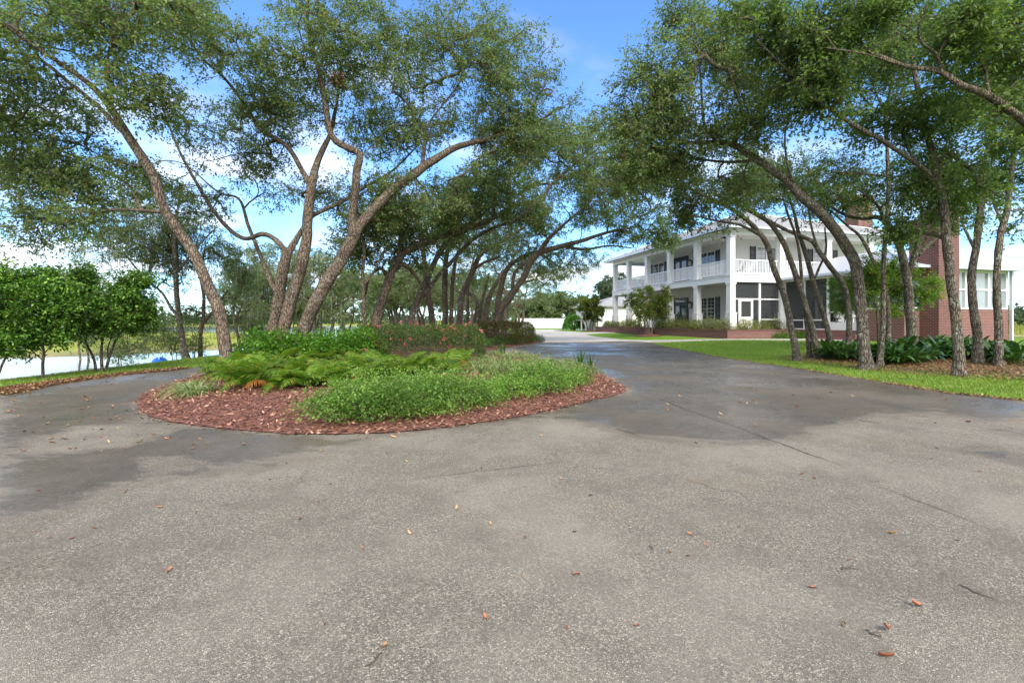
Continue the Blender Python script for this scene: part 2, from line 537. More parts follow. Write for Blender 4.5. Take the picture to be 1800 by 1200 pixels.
def smooth_poly(pts, step=.3):
    """a closed outline rounded through its points"""
    P = np.asarray(pts, float)
    Q = np.vstack([P[-2:], P, P[:3]])
    Q3 = np.hstack([Q, np.zeros((len(Q), 1))])
    out = []
    for i in range(2, len(P) + 2):
        a, b, c, d = Q3[i - 1], Q3[i], Q3[i + 1], Q3[i + 2]
        m = max(1, int(math.ceil(np.linalg.norm(c - b) / step)))
        t = (np.arange(m) / m)[:, None]
        out.append(.5 * (2 * b + (c - a) * t + (2 * a - 5 * b + 4 * c - d) * t ** 2 + (3 * b - a - 3 * c + d) * t ** 3))
    return np.vstack(out)[:, :2]


def sheet(name, poly, step, z, mat, wob=0.0, extra=None, att=None, kind='structure'):
    """a sheet draped on the terrain inside an outline"""
    P = np.asarray(poly, float)
    if wob:
        P = P + np.array([[wob * noise.noise(Vector((p[0] * 3, p[1] * 3, 1))), wob * noise.noise(Vector((p[0] * 3, p[1] * 3, 9)))] for p in P])
    lo, hi = P.min(0), P.max(0)
    gx, gy = np.meshgrid(np.arange(lo[0], hi[0], step), np.arange(lo[1], hi[1], step))
    gx = gx.ravel() + rng.uniform(-.2, .2, gx.size) * step
    gy = gy.ravel() + rng.uniform(-.2, .2, gy.size) * step
    k = inside(P, gx, gy) & (edge_dist(P, gx, gy) > step * .45)
    pts = [Vector(p) for p in P] + [Vector(p) for p in zip(gx[k], gy[k])]
    n = len(P)
    v, e, f, *_ = delaunay_2d_cdt(pts, [], [list(range(n))], 1, 1e-5)
    v = np.array([tuple(q) for q in v])
    zz = H(v[:, 0], v[:, 1]) + (z(v[:, 0], v[:, 1]) if callable(z) else z)
    b = MB()
    b.add(np.column_stack([v, zz]), np.array([list(q) for q in f if len(q) == 3]), 0, True)
    if att:
        for kk, fn in att.items(): b.att[kk] = fn(v[:, 0], v[:, 1])
    o = b.build(name, mat)
    return tag(o, kind=kind)


# ground materials
t = NT('lawn_soil'); p = t.pos()
n1, n2 = t.noise(p, .35, 4), t.noise(p, 9, 5, .65)
c = t.ramp(n2, [(.25, (.085, .17, .018)), (.55, (.15, .27, .026)), (.8, (.24, .35, .04))])
c = t.mix(t.remap(n1, .48, .7), c, (.17, .26, .03))
sxyz = t.n('SeparateXYZ', {0: p})
shore = t.remap(sxyz.outputs['Z'], -.82, -.62, 1, 0)
c = t.mix(shore, c, t.mix(t.noise(p, 1.5, 4), (.30, .25, .15), (.22, .22, .08)))
c = t.mix(t.remap(sxyz.outputs['Z'], -1.3, -1.0, 1, 0), c, (.10, .09, .06))
M['lawn'] = t.done(t.pbsdf(col=c, rough=.95, spec=.15, normal=t.bump(t.noise(p, 40, 4), .8, .05)))

t = NT('meadow_ground'); p = t.pos()
mp = t.n('Mapping', {'Vector': p, 'Scale': (.10, .34, 1)}).outputs[0]
c = t.ramp(t.noise(mp, 1.0, 6, .65), [(.30, (.30, .20, .08)), (.42, (.36, .33, .06)), (.55, (.30, .36, .05)), (.72, (.42, .38, .08))])
c = t.mix(t.remap(t.noise(p, 2.5, 4), .4, .7), c, (.22, .26, .05))
sand = t.remap(t.n('SeparateXYZ', {0: p}).outputs['Z'], -.97, -.80, 1, 0)
c = t.mix(t.math('MULTIPLY', sand, .9), c, t.mix(t.noise(p, 1, 4), (.42, .33, .21), (.30, .27, .12)))
M['meadow'] = t.done(t.pbsdf(col=c, rough=.95, spec=.1, normal=t.bump(t.noise(p, 9, 5), .9, .15)))

t = NT('lake_water'); p = t.pos()
mp = t.n('Mapping', {'Vector': p, 'Scale': (.5, 1.6, 1)}).outputs[0]
M['water'] = t.done(t.pbsdf(col=(.035, .045, .035), rough=.06, spec=.6, normal=t.bump(t.math('ADD', t.noise(mp, .8, 3), t.math('MULTIPLY', t.noise(mp, 5, 2), .15)), .10, .12)))

t = NT('asphalt'); p = t.pos()
wet_a = t.n('Attribute', attribute_name='wet').outputs['Fac']
big, mid, fine = t.noise(p, .55, 5, .6), t.noise(p, 2.6, 6, .65), t.noise(p, 26, 4, .6)
mapw = t.n('Mapping', {'Vector': p, 'Scale': (1.0, 2.2, 1), 'Rotation': (0, 0, .25)}).outputs[0]
str_ = t.noise(mapw, 1.1, 6, .65, .4)
w = t.math('ADD', wet_a, t.math('ADD', t.math('MULTIPLY', t.math('SUBTRACT', str_, .5), 1.25), t.math('MULTIPLY', t.math('SUBTRACT', t.noise(mapw, 7, 5, .7), .5), .45)))
wet = t.remap(w, .36, .66)
v1 = t.n('TexVoronoi', {'Vector': p, 'Scale': 150.0}).outputs['Color']
v2 = t.n('TexVoronoi', {'Vector': p, 'Scale': 150.0}, feature='DISTANCE_TO_EDGE').outputs['Distance']
v3 = t.n('TexVoronoi', {'Vector': p, 'Scale': 85.0}).outputs['Color']
gs = t.n('SeparateColor', {0: v1}).outputs[0]
gs3 = t.n('SeparateColor', {0: v3}).outputs[1]
stone = t.ramp(gs, [(0, (.12, .112, .096)), (.3, (.18, .17, .146)), (.65, (.24, .228, .197)), (.88, (.31, .296, .256)), (.96, (.39, .37, .315)), (1, (.48, .455, .39))])
stone = t.mix(t.math('MULTIPLY', t.remap(gs3, .90, .99), .7), stone, (.40, .365, .31))
grit = t.remap(v2, .0, .10)
c = t.mix(grit, (.075, .07, .065), stone)
c = t.mix(t.remap(mid, .44, .64, 0, .42), c, (.125, .117, .10))                 # tyre-polished patches
c = t.mix(t.remap(big, .42, .64, 0, .45), c, (.32, .305, .268))
c = t.mix(t.math('MULTIPLY', t.remap(t.noise(p, .9, 5, .7), .56, .74), .40), c, (.20, .145, .085))   # leaf tannin
sep = t.n('SeparateXYZ', {0: p})


def seam(x0, y0, x1, y1, wd, depth):
    """dark joint along a line on the drive"""
    L = math.hypot(x1 - x0, y1 - y0); ux, uy = (x1 - x0) / L, (y1 - y0) / L
    al = t.math('ADD', t.math('MULTIPLY', sep.outputs['X'], ux), t.math('ADD', t.math('MULTIPLY', sep.outputs['Y'], uy), -(x0 * ux + y0 * uy)))
    ac = t.math('ADD', t.math('MULTIPLY', sep.outputs['X'], -uy), t.math('ADD', t.math('MULTIPLY', sep.outputs['Y'], ux), x0 * uy - y0 * ux))
    ac = t.math('ADD', ac, t.math('MULTIPLY', t.math('SUBTRACT', t.noise(p, 1.6, 5, .7), .5), .16))
    lin = t.remap(t.math('ABSOLUTE', ac), wd * .35, wd, 1, 0)
    lin = t.math('MULTIPLY', lin, t.math('MULTIPLY', t.remap(al, 0, .4), t.remap(al, L - .5, L, 1, 0)))
    return t.math('MULTIPLY', lin, t.remap(fine, .25, .55, depth * .5, depth))


a, b = GT(1150, 700), GT(1500, 832)
s1 = seam(a[0], a[1], b[0], b[1], .022, .85)
a, b = GT(1520, 850), GT(1800, 960)
s2 = seam(a[0], a[1], b[0], b[1], .022, .5)
a, b = GT(700, 850), GT(1010, 812)
s3 = seam(a[0], a[1], b[0], b[1], .03, .35)
crk = t.n('TexVoronoi', {'Vector': t.n('VectorMath', {0: p, 1: t.n('VectorMath', {0: t.n('TexNoise', {'Vector': p, 'Scale': 1.4, 'Detail': 6.0}).outputs['Color'], 1: (.9, .9, 0)}, operation='MULTIPLY').outputs[0]}, operation='ADD').outputs[0], 'Scale': .42}, feature='DISTANCE_TO_EDGE').outputs['Distance']
crk = t.math('MULTIPLY', t.remap(crk, .0, .0065, 1, 0), t.remap(t.noise(p, .33, 3), .50, .60, 0, .55))
sm = t.math('MAXIMUM', crk, t.math('MAXIMUM', s1, t.math('MAXIMUM', s2, s3)))
c = t.mix(sm, c, (.03, .028, .026))
c = t.mix(1.0, c, (1.09, 1.03, .94), 'MULTIPLY')
dk = t.mix(1.0, c, (.48, .45, .405), 'MULTIPLY')
c2 = t.mix(wet, c, dk)
edge_br = t.math('MULTIPLY', t.remap(t.math('ABSOLUTE', t.math('SUBTRACT', w, .40)), 0, .12, 1, 0), .28)
c2 = t.mix(edge_br, c2, (.12, .085, .055))
film = t.math('MULTIPLY', wet, t.remap(str_, .46, .66))
rough = t.math('SUBTRACT', .92, t.math('MULTIPLY', wet, t.math('ADD', .34, t.math('MULTIPLY', t.remap(t.noise(p, .5, 5, .6), .42, .62), .42))))
hb = t.math('ADD', t.math('MULTIPLY', t.remap(v2, 0, .16), .6), t.math('ADD', t.math('MULTIPLY', fine, .5), t.math('MULTIPLY', gs, .35)))
bs = t.math('SUBTRACT', .75, t.math('MULTIPLY', wet, .5))
bn = t.n('Bump', {'Height': hb, 'Strength': bs, 'Distance': .006}).outputs[0]
M['asphalt'] = t.done(t.pbsdf(col=c2, rough=rough, spec=t.math('ADD', .25, t.math('MULTIPLY', wet, .15)), normal=bn))

t = NT('concrete'); p = t.pos()
c = t.ramp(t.noise(p, .8, 6, .65), [(.3, (.40, .36, .31)), (.6, (.52, .475, .41)), (.8, (.58, .53, .47))])
c = t.mix(t.remap(t.noise(p, 30, 3), .5, .8, 0, .4), c, (.34, .31, .27))
M['concrete'] = t.done(t.pbsdf(col=c, rough=.85, normal=t.bump(t.noise(p, 50, 4), .3, .01)))
t = NT('mulch_soil'); p = t.pos()
v = t.n('TexVoronoi', {'Vector': t.n('Mapping', {'Vector': p, 'Scale': (26, 40, 30)}).outputs[0], 'Scale': 1.0})
c = t.ramp(t.n('SeparateColor', {0: v.outputs['Color']}).outputs[0], [(0, (.05, .02, .014)), (.5, (.15, .055, .035)), (1, (.27, .11, .07))])
M['mulch'] = t.done(t.pbsdf(col=c, rough=.9, normal=t.bump(v.outputs['Distance'], .9, .03)))
t = NT('leaf_litter'); p = t.pos()
v = t.n('TexVoronoi', {'Vector': p, 'Scale': 28.0})
c = t.ramp(t.n('SeparateColor', {0: v.outputs['Color']}).outputs[0], [(0, (.07, .038, .02)), (.4, (.16, .085, .042)), (.8, (.27, .15, .07)), (1, (.20, .17, .06))])
n_ = t.noise(p, 1.6, 5, .65)
al = t.math('ADD', t.n('Attribute', attribute_name='cover').outputs['Fac'], t.math('MULTIPLY', t.math('SUBTRACT', n_, .55), 2.0))
g_ = t.ramp(t.noise(p, 9, 5, .65), [(.25, (.09, .17, .018)), (.55, (.15, .26, .026)), (.8, (.23, .32, .04))])
c = t.mix(t.remap(al, .38, .60), g_, c)
M['litter'] = t.done(t.pbsdf(col=c, rough=.9, normal=t.bump(v.outputs['Distance'], .8, .03)))

# ---- ground: one sheet, fine near the drive and coarse towards the horizon
def axis(a, b, c0, c1, fine, n_far):
    mid = np.arange(c0, c1 + fine / 2, fine)
    lo = c0 - (c0 - a) * (np.linspace(0, 1, n_far + 1)[1:]) ** 2.2
    hi = c1 + (b - c1) * (np.linspace(0, 1, n_far + 1)[1:]) ** 2.2
    return np.concatenate([lo[::-1], mid, hi])


xs, ys = axis(-2500, 2500, -48, 60, .5, 34), axis(-400, 3000, -8, 112, .5, 30)
gx, gy = np.meshgrid(xs, ys)
gz = H(gx, gy)
far_r = np.hypot(gx, gy)
gz = np.where(far_r > 215, -2.2 + 1.7 * smooth(215, 260, far_r) + 4 * smooth(260, 900, far_r), gz)
b = MB()
nx = len(xs)
i = np.arange(len(ys) - 1)[:, None] * nx + np.arange(nx - 1)[None, :]
F = np.stack([i, i + 1, i + nx + 1, i + nx], -1).reshape(-1, 4)
V = np.column_stack([gx.ravel(), gy.ravel(), gz.ravel()])
mi = (sdist(MEADOW, gx, gy) > -3).ravel() | (sdist(MARSH, gx, gy) > -3).ravel() | (far_r > 215).ravel()
fm = mi[F].any(1)
b.add(V, F[~fm], 0, True)
b.f.append((F[fm], 1, True))
tag(b.build('ground', [M['lawn'], M['meadow']]), kind='structure')
b = MB()
th = np.linspace(0, 2 * math.pi, 97)[:-1]
b.add(np.column_stack([2400 * np.cos(th), 2400 * np.sin(th), np.full(96, LAKE_Z)]), [list(range(96))])
tag(b.build('lake_water', M['water']), kind='structure')

# ---- the circular drive
RIGHT_EDGE = [(1800, 706), (1680, 694), (1561, 675), (1418, 651), (1274, 630), (1207, 617), (1141, 603)]
LEFT_EDGE = [(389, 641), (289, 654), (222, 659), (89, 678), (0, 695)]
re_, le_ = poly_px(RIGHT_EDGE), poly_px(LEFT_EDGE)
far_line = poly_px([(1118, 600.5), (1040, 602), (951, 603.5)])
drive = np.vstack([[(re_[0][0] + .2, -7)], re_, far_line, [(0.5, 28.5), (-3.0, 26), (-5, 24), (-8.6, 23)], le_, [(le_[-1][0] - .6, 3), (le_[-1][0] - 1.2, -7)]])
dense = []
for q in range(len(drive)):
    a, c_ = drive[q], drive[(q + 1) % len(drive)]
    m = max(1, int(np.hypot(*(c_ - a)) / .35))
    dense += [a + (c_ - a) * k / m for k in range(m)]
drive_p = np.array(dense)
WET = [poly_px(q) for q in (
    [(945, 732), (1010, 742), (1120, 762), (1200, 780), (1262, 786), (1345, 778), (1428, 764), (1415, 752), (1500, 742), (1560, 735), (1640, 722), (1730, 742), (1800, 750), (1800, 704), (1560, 673),
     (1274, 627), (1141, 602.5), (945, 602.5), (900, 612), (1040, 650), (1110, 688)],
    [(0, 960), (60, 915), (150, 875), (240, 850), (330, 838), (440, 820), (560, 800), (640, 785), (670, 764), (560, 770), (440, 764), (300, 748), (238, 712), (290, 680), (389, 640), (0, 690)],
    [(1690, 786), (1740, 796), (1800, 800), (1800, 825), (1760, 812), (1700, 795)],
    [(0, 1000), (60, 985), (135, 1005), (110, 1040), (0, 1060)],
    [(860, 700), (1100, 690), (1000, 735), (700, 772), (560, 775)])]
DRY = [poly_px(q) for q in (
    [(50, 780), (130, 755), (240, 745), (310, 758), (250, 782), (120, 800), (55, 800)],
    [(235, 812), (320, 805), (365, 815), (290, 826)],
    [(1440, 775), (1560, 748), (1660, 752), (1760, 790), (1600, 800), (1480, 800)])]


def wetness(x, y):
    w_ = np.zeros(len(x))
    for k_, q in enumerate(WET):
        w_ = np.maximum(w_, np.clip(.5 + sdist(q, x, y) / (1.0 if k_ < 2 else .7), 0, 1) * (1.0 if k_ < 3 else .72))
    for q in DRY:
        w_ = np.minimum(w_, np.clip(.5 - sdist(q, x, y) / .5, 0, 1))
    return w_


sheet('driveway', drive_p, .22, .018, M['asphalt'], wob=.05, att={'wet': wetness})

# ---- concrete forecourt, walks and the two lawn islands cut out of it by their own sheets
fore = np.vstack([poly_px([(951, 603.2), (1040, 601.7), (1118, 600.2), (1141, 602.6), (1440, 599.5), (1530, 599), (1530, 595.5), (1400, 596.0), (1135, 598.6)]),
                  poly_px([(1092, 597), (1045, 591.5), (1028, 588.0), (1100, 584.8), (1160, 583.4), (1160, 582.4), (1095, 582.9), (1030, 584.4), (985, 582.2), (972, 580.8), (1000, 579.3), (1060, 577.6), (1060, 576.6)]),
                  [(12.6, 70), (1.5, 70), (1.2, 45), (1.0, 36), (1.8, 30)]])
sheet('forecourt_paving', fore, .7, .024, M['concrete'])

# ---- mulch island: outline read off the photograph
front = poly_px([(243, 712), (262, 734), (330, 749), (450, 762), (560, 768), (700, 762), (850, 745), (960, 725), (1050, 704), (1100, 689), (1076, 671), (1038, 652), (985, 638), (930, 628), (862, 622)])
isl = np.vstack([front, [(-.9, 19.0), (-.2, 21.4), (.9, 24.4), (1.75, 26.6), (2.0, 28.4), (1.2, 32), (.2, 40), (-.4, 52), (-3, 60), (-6.6, 52), (-7.6, 40), (-7.9, 26)],
                 poly_px([(440, 640), (405, 652), (345, 663), (286, 683), (250, 699)])])
island = smooth_poly(isl, .22)


def mound(x, y):
    return .03 + .13 * smooth(0, 1.6, sdist(island, x, y))


sheet('planting_bed', island, .35, mound, M['mulch'], wob=.05)


def HB(x, y):
    """terrain plus the mulch mound where there is one"""
    return H(x, y) + np.where(inside(island, x, y), mound(np.asarray(x, float), np.asarray(y, float)), 0)


# leaf litter strip under the oaks on the right, and along the left kerb
lit = smooth_poly(poly_px([(1385, 634), (1440, 639), (1540, 652), (1660, 662), (1800, 668), (1960, 674), (1960, 640), (1800, 632), (1700, 620), (1560, 613), (1480, 616), (1400, 626)]), .3)
sheet('leaf_litter_ground', lit, .3, .012, M['litter'], wob=.1, att={'cover': lambda x, y: np.clip(sdist(lit, x, y) / 1.0, 0, 1)})
ledge_strip = smooth_poly(np.vstack([poly_px([(0, 697), (100, 676.5), (222, 659.8), (290, 653.6), (330, 649)]) + [0, .0], poly_px([(330, 648.4), (230, 657.2), (160, 664.6), (90, 672.5), (0, 686)])]), .3)
sheet('mulch_strip', ledge_strip, .25, .026, M['litter'], wob=.06, att={'cover': lambda x, y: np.clip(.5 + sdist(ledge_strip, x, y) / .5, 0, 1)})
# ------------------------------------------------------------------ leaves, trees
def rand_dirs(n, zs=1.0):
    d = rng.normal(size=(n, 3)); d[:, 2] *= zs
    return nrm(d)


def leaf_quads(base, d, L, wid, droop=.15, tilt=1.0):
    """rhombic leaves from base points along d"""
    n = len(base)
    up = nrm(rng.normal(size=(n, 3)) * tilt + np.array([0, 0, 1.0]))
    side = nrm(np.cross(d, up))
    L = np.broadcast_to(L, (n,))[:, None]
    w = np.broadcast_to(wid, (n,))[:, None]
    mid = base + d * L * .5
    tip = base + d * L - np.array([0, 0, 1.0]) * L * droop
    return np.stack([base, mid + side * w * .5, tip, mid - side * w * .5], 1)


def fast_twigs(b, P0, P1, r, mi=0):
    """many straight three-sided twigs at once"""
    n = len(P0)
    if not n: return
    d = nrm(P1 - P0)
    a = nrm(np.cross(d, np.array([.31, .77, .55])))
    c = np.cross(d, a)
    th = np.arange(3) * 2 * math.pi / 3
    ring = np.cos(th)[None, :, None] * a[:, None, :] + np.sin(th)[None, :, None] * c[:, None, :]
    V = np.concatenate([P0[:, None, :] + ring * r, P1[:, None, :] + ring * r * .4], 1)
    k = np.arange(n)[:, None, None] * 6
    f = np.array([(0, 1, 4, 3), (1, 2, 5, 4), (2, 0, 3, 5)])[None]
    b.add(V.reshape(-1, 3), (k + f).reshape(-1, 4), mi, True)


def bark_tube(b, P, R, flare=False, base_z=0, seed=0):
    n = 14 if R.max() > .09 else 10 if R.max() > .045 else 7 if R.max() > .02 else 4
    if n >= 10:
        th = np.arange(n)
        RN = np.array([[R[i] * (1 + .17 * noise.noise(Vector((math.cos(j * 6.283 / n) * 1.6, math.sin(j * 6.283 / n) * 1.6, i * .35 + seed))) +
                        (.10 * noise.noise(Vector((math.cos(j * 6.283 / n) * 4, math.sin(j * 6.283 / n) * 4, i * .9 + seed * 3)))))
                        for j in th] for i in range(len(P))])
        if flare:
            hh = np.maximum(P[:, 2] - base_z, 0)
            fl = np.exp(-hh / .16)
            lob = 1 + .35 * np.cos(3 * th * 2 * math.pi / n + seed)
            RN = RN * (1 + fl[:, None] * .55 * lob[None, :])
        b.rtube(P, RN, n)
    else:
        b.tube(P, R, n)


def grow(b, nodes, clusters, tip=.0045, maxr=.05, jit=.12, rise=.12):
    """join each foliage cluster to the nearest point of the skeleton by a curved branch; returns the last direction at each cluster"""
    pos = [np.array(n[0]) for n in nodes]
    dr = [np.array(n[1]) for n in nodes]
    rad = [n[2] for n in nodes]
    cap = len(pos) + len(clusters) * 16
    A = np.zeros((cap, 3)); D = np.zeros((cap, 3)); par = np.full(cap, -1); Rr = np.zeros(cap)
    n = len(pos)
    A[:n], D[:n], Rr[:n] = pos, dr, rad
    root_n = n
    d0 = np.array([np.min(np.linalg.norm(A[:n] - c, axis=1)) for c in clusters])
    order = np.argsort(d0)
    paths, cdir = [], np.zeros((len(clusters), 3))
    for ci in order:
        c = clusters[ci]
        v = c - A[:n]
        dist = np.linalg.norm(v, axis=1) + 1e-6
        cosa = np.einsum('ij,ij->i', D[:n], v) / dist
        k = int(np.argmin(dist * (1.45 - .45 * cosa)))
        p0, L = A[k], dist[k]
        dk = D[k] if k >= root_n else nrm(D[k] * .6 + v[k] / L)
        c1 = p0 + dk * L * .35
        c2 = c - v[k] * .3 + np.array([0, 0, rise * L]) + rng.normal(size=3) * L * jit
        m = int(min(15, max(3, L / .28)))
        t = (np.arange(1, m + 1) / m)[:, None]
        P = (1 - t) ** 3 * p0 + 3 * (1 - t) ** 2 * t * c1 + 3 * (1 - t) * t ** 2 * c2 + t ** 3 * c
        if m > 4: P[1:-1] += rng.normal(size=(m - 2, 3)) * .022
        Q = np.vstack([p0, P])
        T = nrm(np.diff(Q, axis=0))
        A[n:n + m], D[n:n + m] = P, T
        par[n] = k
        par[n + 1:n + m] = np.arange(n, n + m - 1)
        paths.append((k, n, n + m))
        cdir[ci] = T[-1]
        n += m
    cnt = np.zeros(n)
    for k, s, e in paths: cnt[e - 1] += 1
    for q in range(n - 1, root_n - 1, -1):
        if par[q] >= root_n: cnt[par[q]] += cnt[q]
    R = np.minimum(tip * np.maximum(cnt, 1) ** .52 * 1.25, maxr)
    for k, s, e in paths:
        r0 = R[s] if k < root_n else min(R[k] * .85, R[s] * 1.25)
        if k < root_n: r0 = min(R[s] * 1.2, max(Rr[k] * .75, tip))
        P = np.vstack([A[k], A[s:e]])
        rr = np.minimum(np.concatenate([[r0], R[s:e]]), r0)
        bark_tube(b, P, rr)
    return cdir


def ell_points(blobs, Y0, seed, noise_s=.55, thr=-.05, zmin=.5, mult=1.0):
    out = []
    for (px, py, rx, ry, dy, n) in blobs:
        Y = Y0 + dy
        c = W(px, py, Y)
        s = Y / FPX
        r = np.array([rx * s, min(rx, ry * 1.4) * s * .85, ry * s])
        n = int(n * mult)
        got = 0
        for _ in range(n * 30):
            q = rng.normal(size=3); q = q / np.linalg.norm(q) * rng.uniform(0, 1) ** .42
            p = c + q * r
            if noise.noise(Vector(p * noise_s) + Vector((seed, 0, 0))) < thr: continue
            if p[2] < zmin: continue
            out.append(p); got += 1
            if got >= n: break
    return np.array(out)


def foliage(b, clusters, cdir, tw=6, lf=14, L=.075, wd=.032, tl=(.25, .68), spread=.85, droop=.2, zs=.6, twig_r=.003):
    """sprays of leaves on short twigs at each cluster"""
    n = len(clusters)
    base = np.repeat(clusters, tw, 0) + rng.normal(size=(n * tw, 3)) * .05
    d = nrm(np.repeat(cdir, tw, 0) * .6 + rand_dirs(n * tw, zs) * spread)
    ln = rng.uniform(tl[0], tl[1], n * tw)[:, None]
    tip = base + d * ln + np.array([0, 0, -.05]) * ln
    fast_twigs(b, base, tip, twig_r, 0)
    tt = rng.uniform(.1, 1.05, (n * tw, lf, 1))
    P = (base[:, None, :] + (tip - base)[:, None, :] * tt).reshape(-1, 3) + rng.normal(size=(n * tw * lf, 3)) * .035
    ld = nrm(np.repeat(d, lf, 0) * .5 + rand_dirs(len(P), .7))
    b.quads(leaf_quads(P, ld, L * rng.uniform(.65, 1.25, len(P)), wd * rng.uniform(.7, 1.2, len(P)), droop), 1)


def tree(name, label, cat, Y0, limbs, blobs, bark='bark_grey', leaf='oak_leaf', seed=1, grow_from=.35, min_h=1.6, group=None, fol=None, moss=0, thr=-.16, tip=.0062, jit=.14, mult=1.0):
    """limbs: polylines of (px, py, depth offset, radius in px); a leading 'T' starts a trunk of its own. blobs: foliage ellipsoids"""
    l0 = limbs[0][1] if limbs[0][0] == 'T' else limbs[0][0]
    p0 = W(l0[0], l0[1], Y0 + l0[2])
    gz = float(HB(p0[0], p0[1]))
    root = thing(name, (p0[0], p0[1], gz), label, cat, group)
    trunks, cur, nodes = [], None, []
    lo = gz + min_h
    for li, l in enumerate(limbs):
        new = l[0] == 'T'
        if new: l = l[1:]
        Q = np.array([np.append(W(x, y, Y0 + dy), r * .77 * FPX / math.hypot(FPX, x - 900) * (Y0 + dy) / FPX) for x, y, dy, r in l])
        if new or li == 0:
            cur = MB(); trunks.append(cur)
            g = float(HB(Q[0][0], Q[0][1]))
            Q[0][2] = g
            e = Q[0].copy(); e[2] -= .25; e[:2] -= (Q[1][:2] - Q[0][:2]) * .1
            Q = np.vstack([e, Q])
        S = spline(Q, max(.10, min(.22, Q[:, 3].max() * 1.6)))
        P, R = S[:, :3].copy(), np.maximum(S[:, 3], .006)
        w_ = np.minimum(R * .22, .03)
        for i in range(1, len(P) - 1):
            P[i] += w_[i] * np.array(noise.noise_vector(Vector(P[i] * 1.3) + Vector((seed, 0, 0))))
        bark_tube(cur, P, R, flare=new or li == 0, base_z=gz, seed=seed + li)
        T = nrm(np.gradient(P, axis=0))
        for i in range(0, len(P)):
            if P[i][2] > lo and (li > 0 or i > len(P) * grow_from): nodes.append((P[i], T[i], R[i]))
    cl = ell_points(blobs, Y0, seed * 3.1, thr=thr, zmin=gz + .5, mult=mult)
    cb = MB()
    cd = grow(cb, nodes, cl, tip=tip, jit=jit)
    f = dict(fol or {})
    foliage(cb, cl, cd, **f)
    org = np.array(root.location)
    for tb in trunks: tb.build('trunk', M[bark], root, org)
    cb.build('crown', [M['twig'], M[leaf]], root, org)
    if moss:
        k = rng.choice(len(cl), min(len(cl), moss), replace=False)
        for q in cl[k]:
            mb = MB()
            for _ in range(10):
                a = q + rng.normal(size=3) * [.16, .16, .05]
                Ls = rng.uniform(.25, .9)
                z = np.linspace(0, -Ls, 4)
                o_ = np.cumsum(rng.normal(size=(4, 2)) * .012, 0)
                Pm = np.column_stack([a[0] + o_[:, 0], a[1] + o_[:, 1], a[2] + z])
                mb.tube(Pm, np.array([.008, .011, .008, .002]), 3, cap=False)
            mb.tube(np.array([q + [-.2, 0, .02], q, q + [.2, .05, .02]]), .012, 3, cap=False)
            mb.build('hanging_moss', M['moss'], root, org)
    return root


def auto_tree(name, label, cat, px, py, Y, h, rx, ry=None, stems=1, lean=0.0, r=None, n=90, bark='bark_grey', leaf='oak_leaf_pale', seed=1, group=None, fol=None, moss=0, lowf=.35, crown_c=.66, thr=-.12, spread=.3):
    """a whole tree from its base point, height (px of the photograph) and crown size"""
    ra = np.random.default_rng(seed)
    r = r or max(2.0, h * .022)
    ry = ry or h * .36
    limbs = []
    for s in range(stems):
        off = (s - (stems - 1) / 2) * r * 1.6
        sp = lean + (s - (stems - 1) / 2) * spread * rx / max(stems, 1)
        rr = r * ra.uniform(.75, 1.05)
        pts = [('T')] if stems > 1 else []
        k = [(px + off, py, 0, rr)]
        for q in (.2, .4, .6, .8):
            k.append((px + off + sp * q ** 1.2 * 1.4 + ra.normal() * r * .9, py - h * q, ra.normal() * .12 * q, rr * (1 - q * .85)))
        limbs.append(pts + k)
        for q in range(3):
            i = ra.integers(2, 4)
            b0 = k[i]
            sgn = -1 if (q + s) % 2 else 1
            e = (b0[0] + sgn * rx * ra.uniform(.4, .75), b0[1] - h * ra.uniform(.10, .25), ra.normal() * rx * Y / FPX * .4, b0[3] * .3)
            m = ((b0[0] + e[0]) / 2 + ra.normal() * 3, b0[1] * .35 + e[1] * .65 + ra.normal() * 3, e[2] * .4, b0[3] * .55)
            limbs.append([(b0[0], b0[1], b0[2], b0[3] * .8), m, e])
    cyy = py - h * crown_c
    bl = [(px + lean * .8, cyy, rx * .8, ry * .8, 0, int(n * .34))]
    for q in range(6):
        a = q * math.pi / 3 + ra.uniform(-.3, .3)
        bl.append((px + lean * .8 + math.cos(a) * rx * .62, cyy - math.sin(a) * ry * .6, rx * .42, ry * .40, ra.normal() * rx * Y / FPX * .45, int(n * .11)))
    return tree(name, label, cat, Y, limbs, bl, bark, leaf, seed, grow_from=lowf, min_h=h * Y / FPX * .22, group=group, fol=fol, moss=moss, thr=thr)
# ------------------------------------------------------------------ the white house (local axes: x along the side facing the camera, y along the front away from it)
house = thing('house', (HC[0], HC[1], HOUSE_Z), 'white two-storey house with wrap-around columned porches and a screened brick wing', 'house', rz=HOUSE_RZ)
UF, EV, SX, SY, PD = 3.18, 6.0, 14.0, 15.7, 2.4


def part(name, b, mats, parent=house, label=None):
    o = b.build(name, mats, parent)
    if label: o['label'] = label
    return o


b = MB(); b.box((PD, PD, 0), (SX, 13.2, 5.95)); part('wall', b, M['siding'])
b = MB(); b.box((0, 0, -.12), (SX, SY, 0)); part('porch_floor', b, M['grey_floor'])
b = MB(); b.box((.12, .12, -.75), (SX - .1, SY - .1, -.12)); part('foundation', b, M['brick'])
b = MB(); b.box((.0, .0, 2.90), (SX, SY, UF)); part('upper_floor', b, M['tan_ceiling'])
b = MB()
b.box((-.03, -.03, 2.84), (.15, SY + .03, UF + .02)); b.box((.15, -.03, 2.84), (SX, .15, UF + .02)); b.box((.15, SY - .15, 2.84), (SX, SY + .03, UF + .02))
b.box((-.06, -.06, UF + .02), (.17, SY + .06, UF + .07)); b.box((.17, -.06, UF + .02), (SX, .17, UF + .07))
part('porch_fascia', b, M['white_paint'])
b = MB(); b.box((-.35, -.35, EV - .06), (SX + .35, SY + .35, EV)); part('porch_ceiling', b, M['white_paint'])
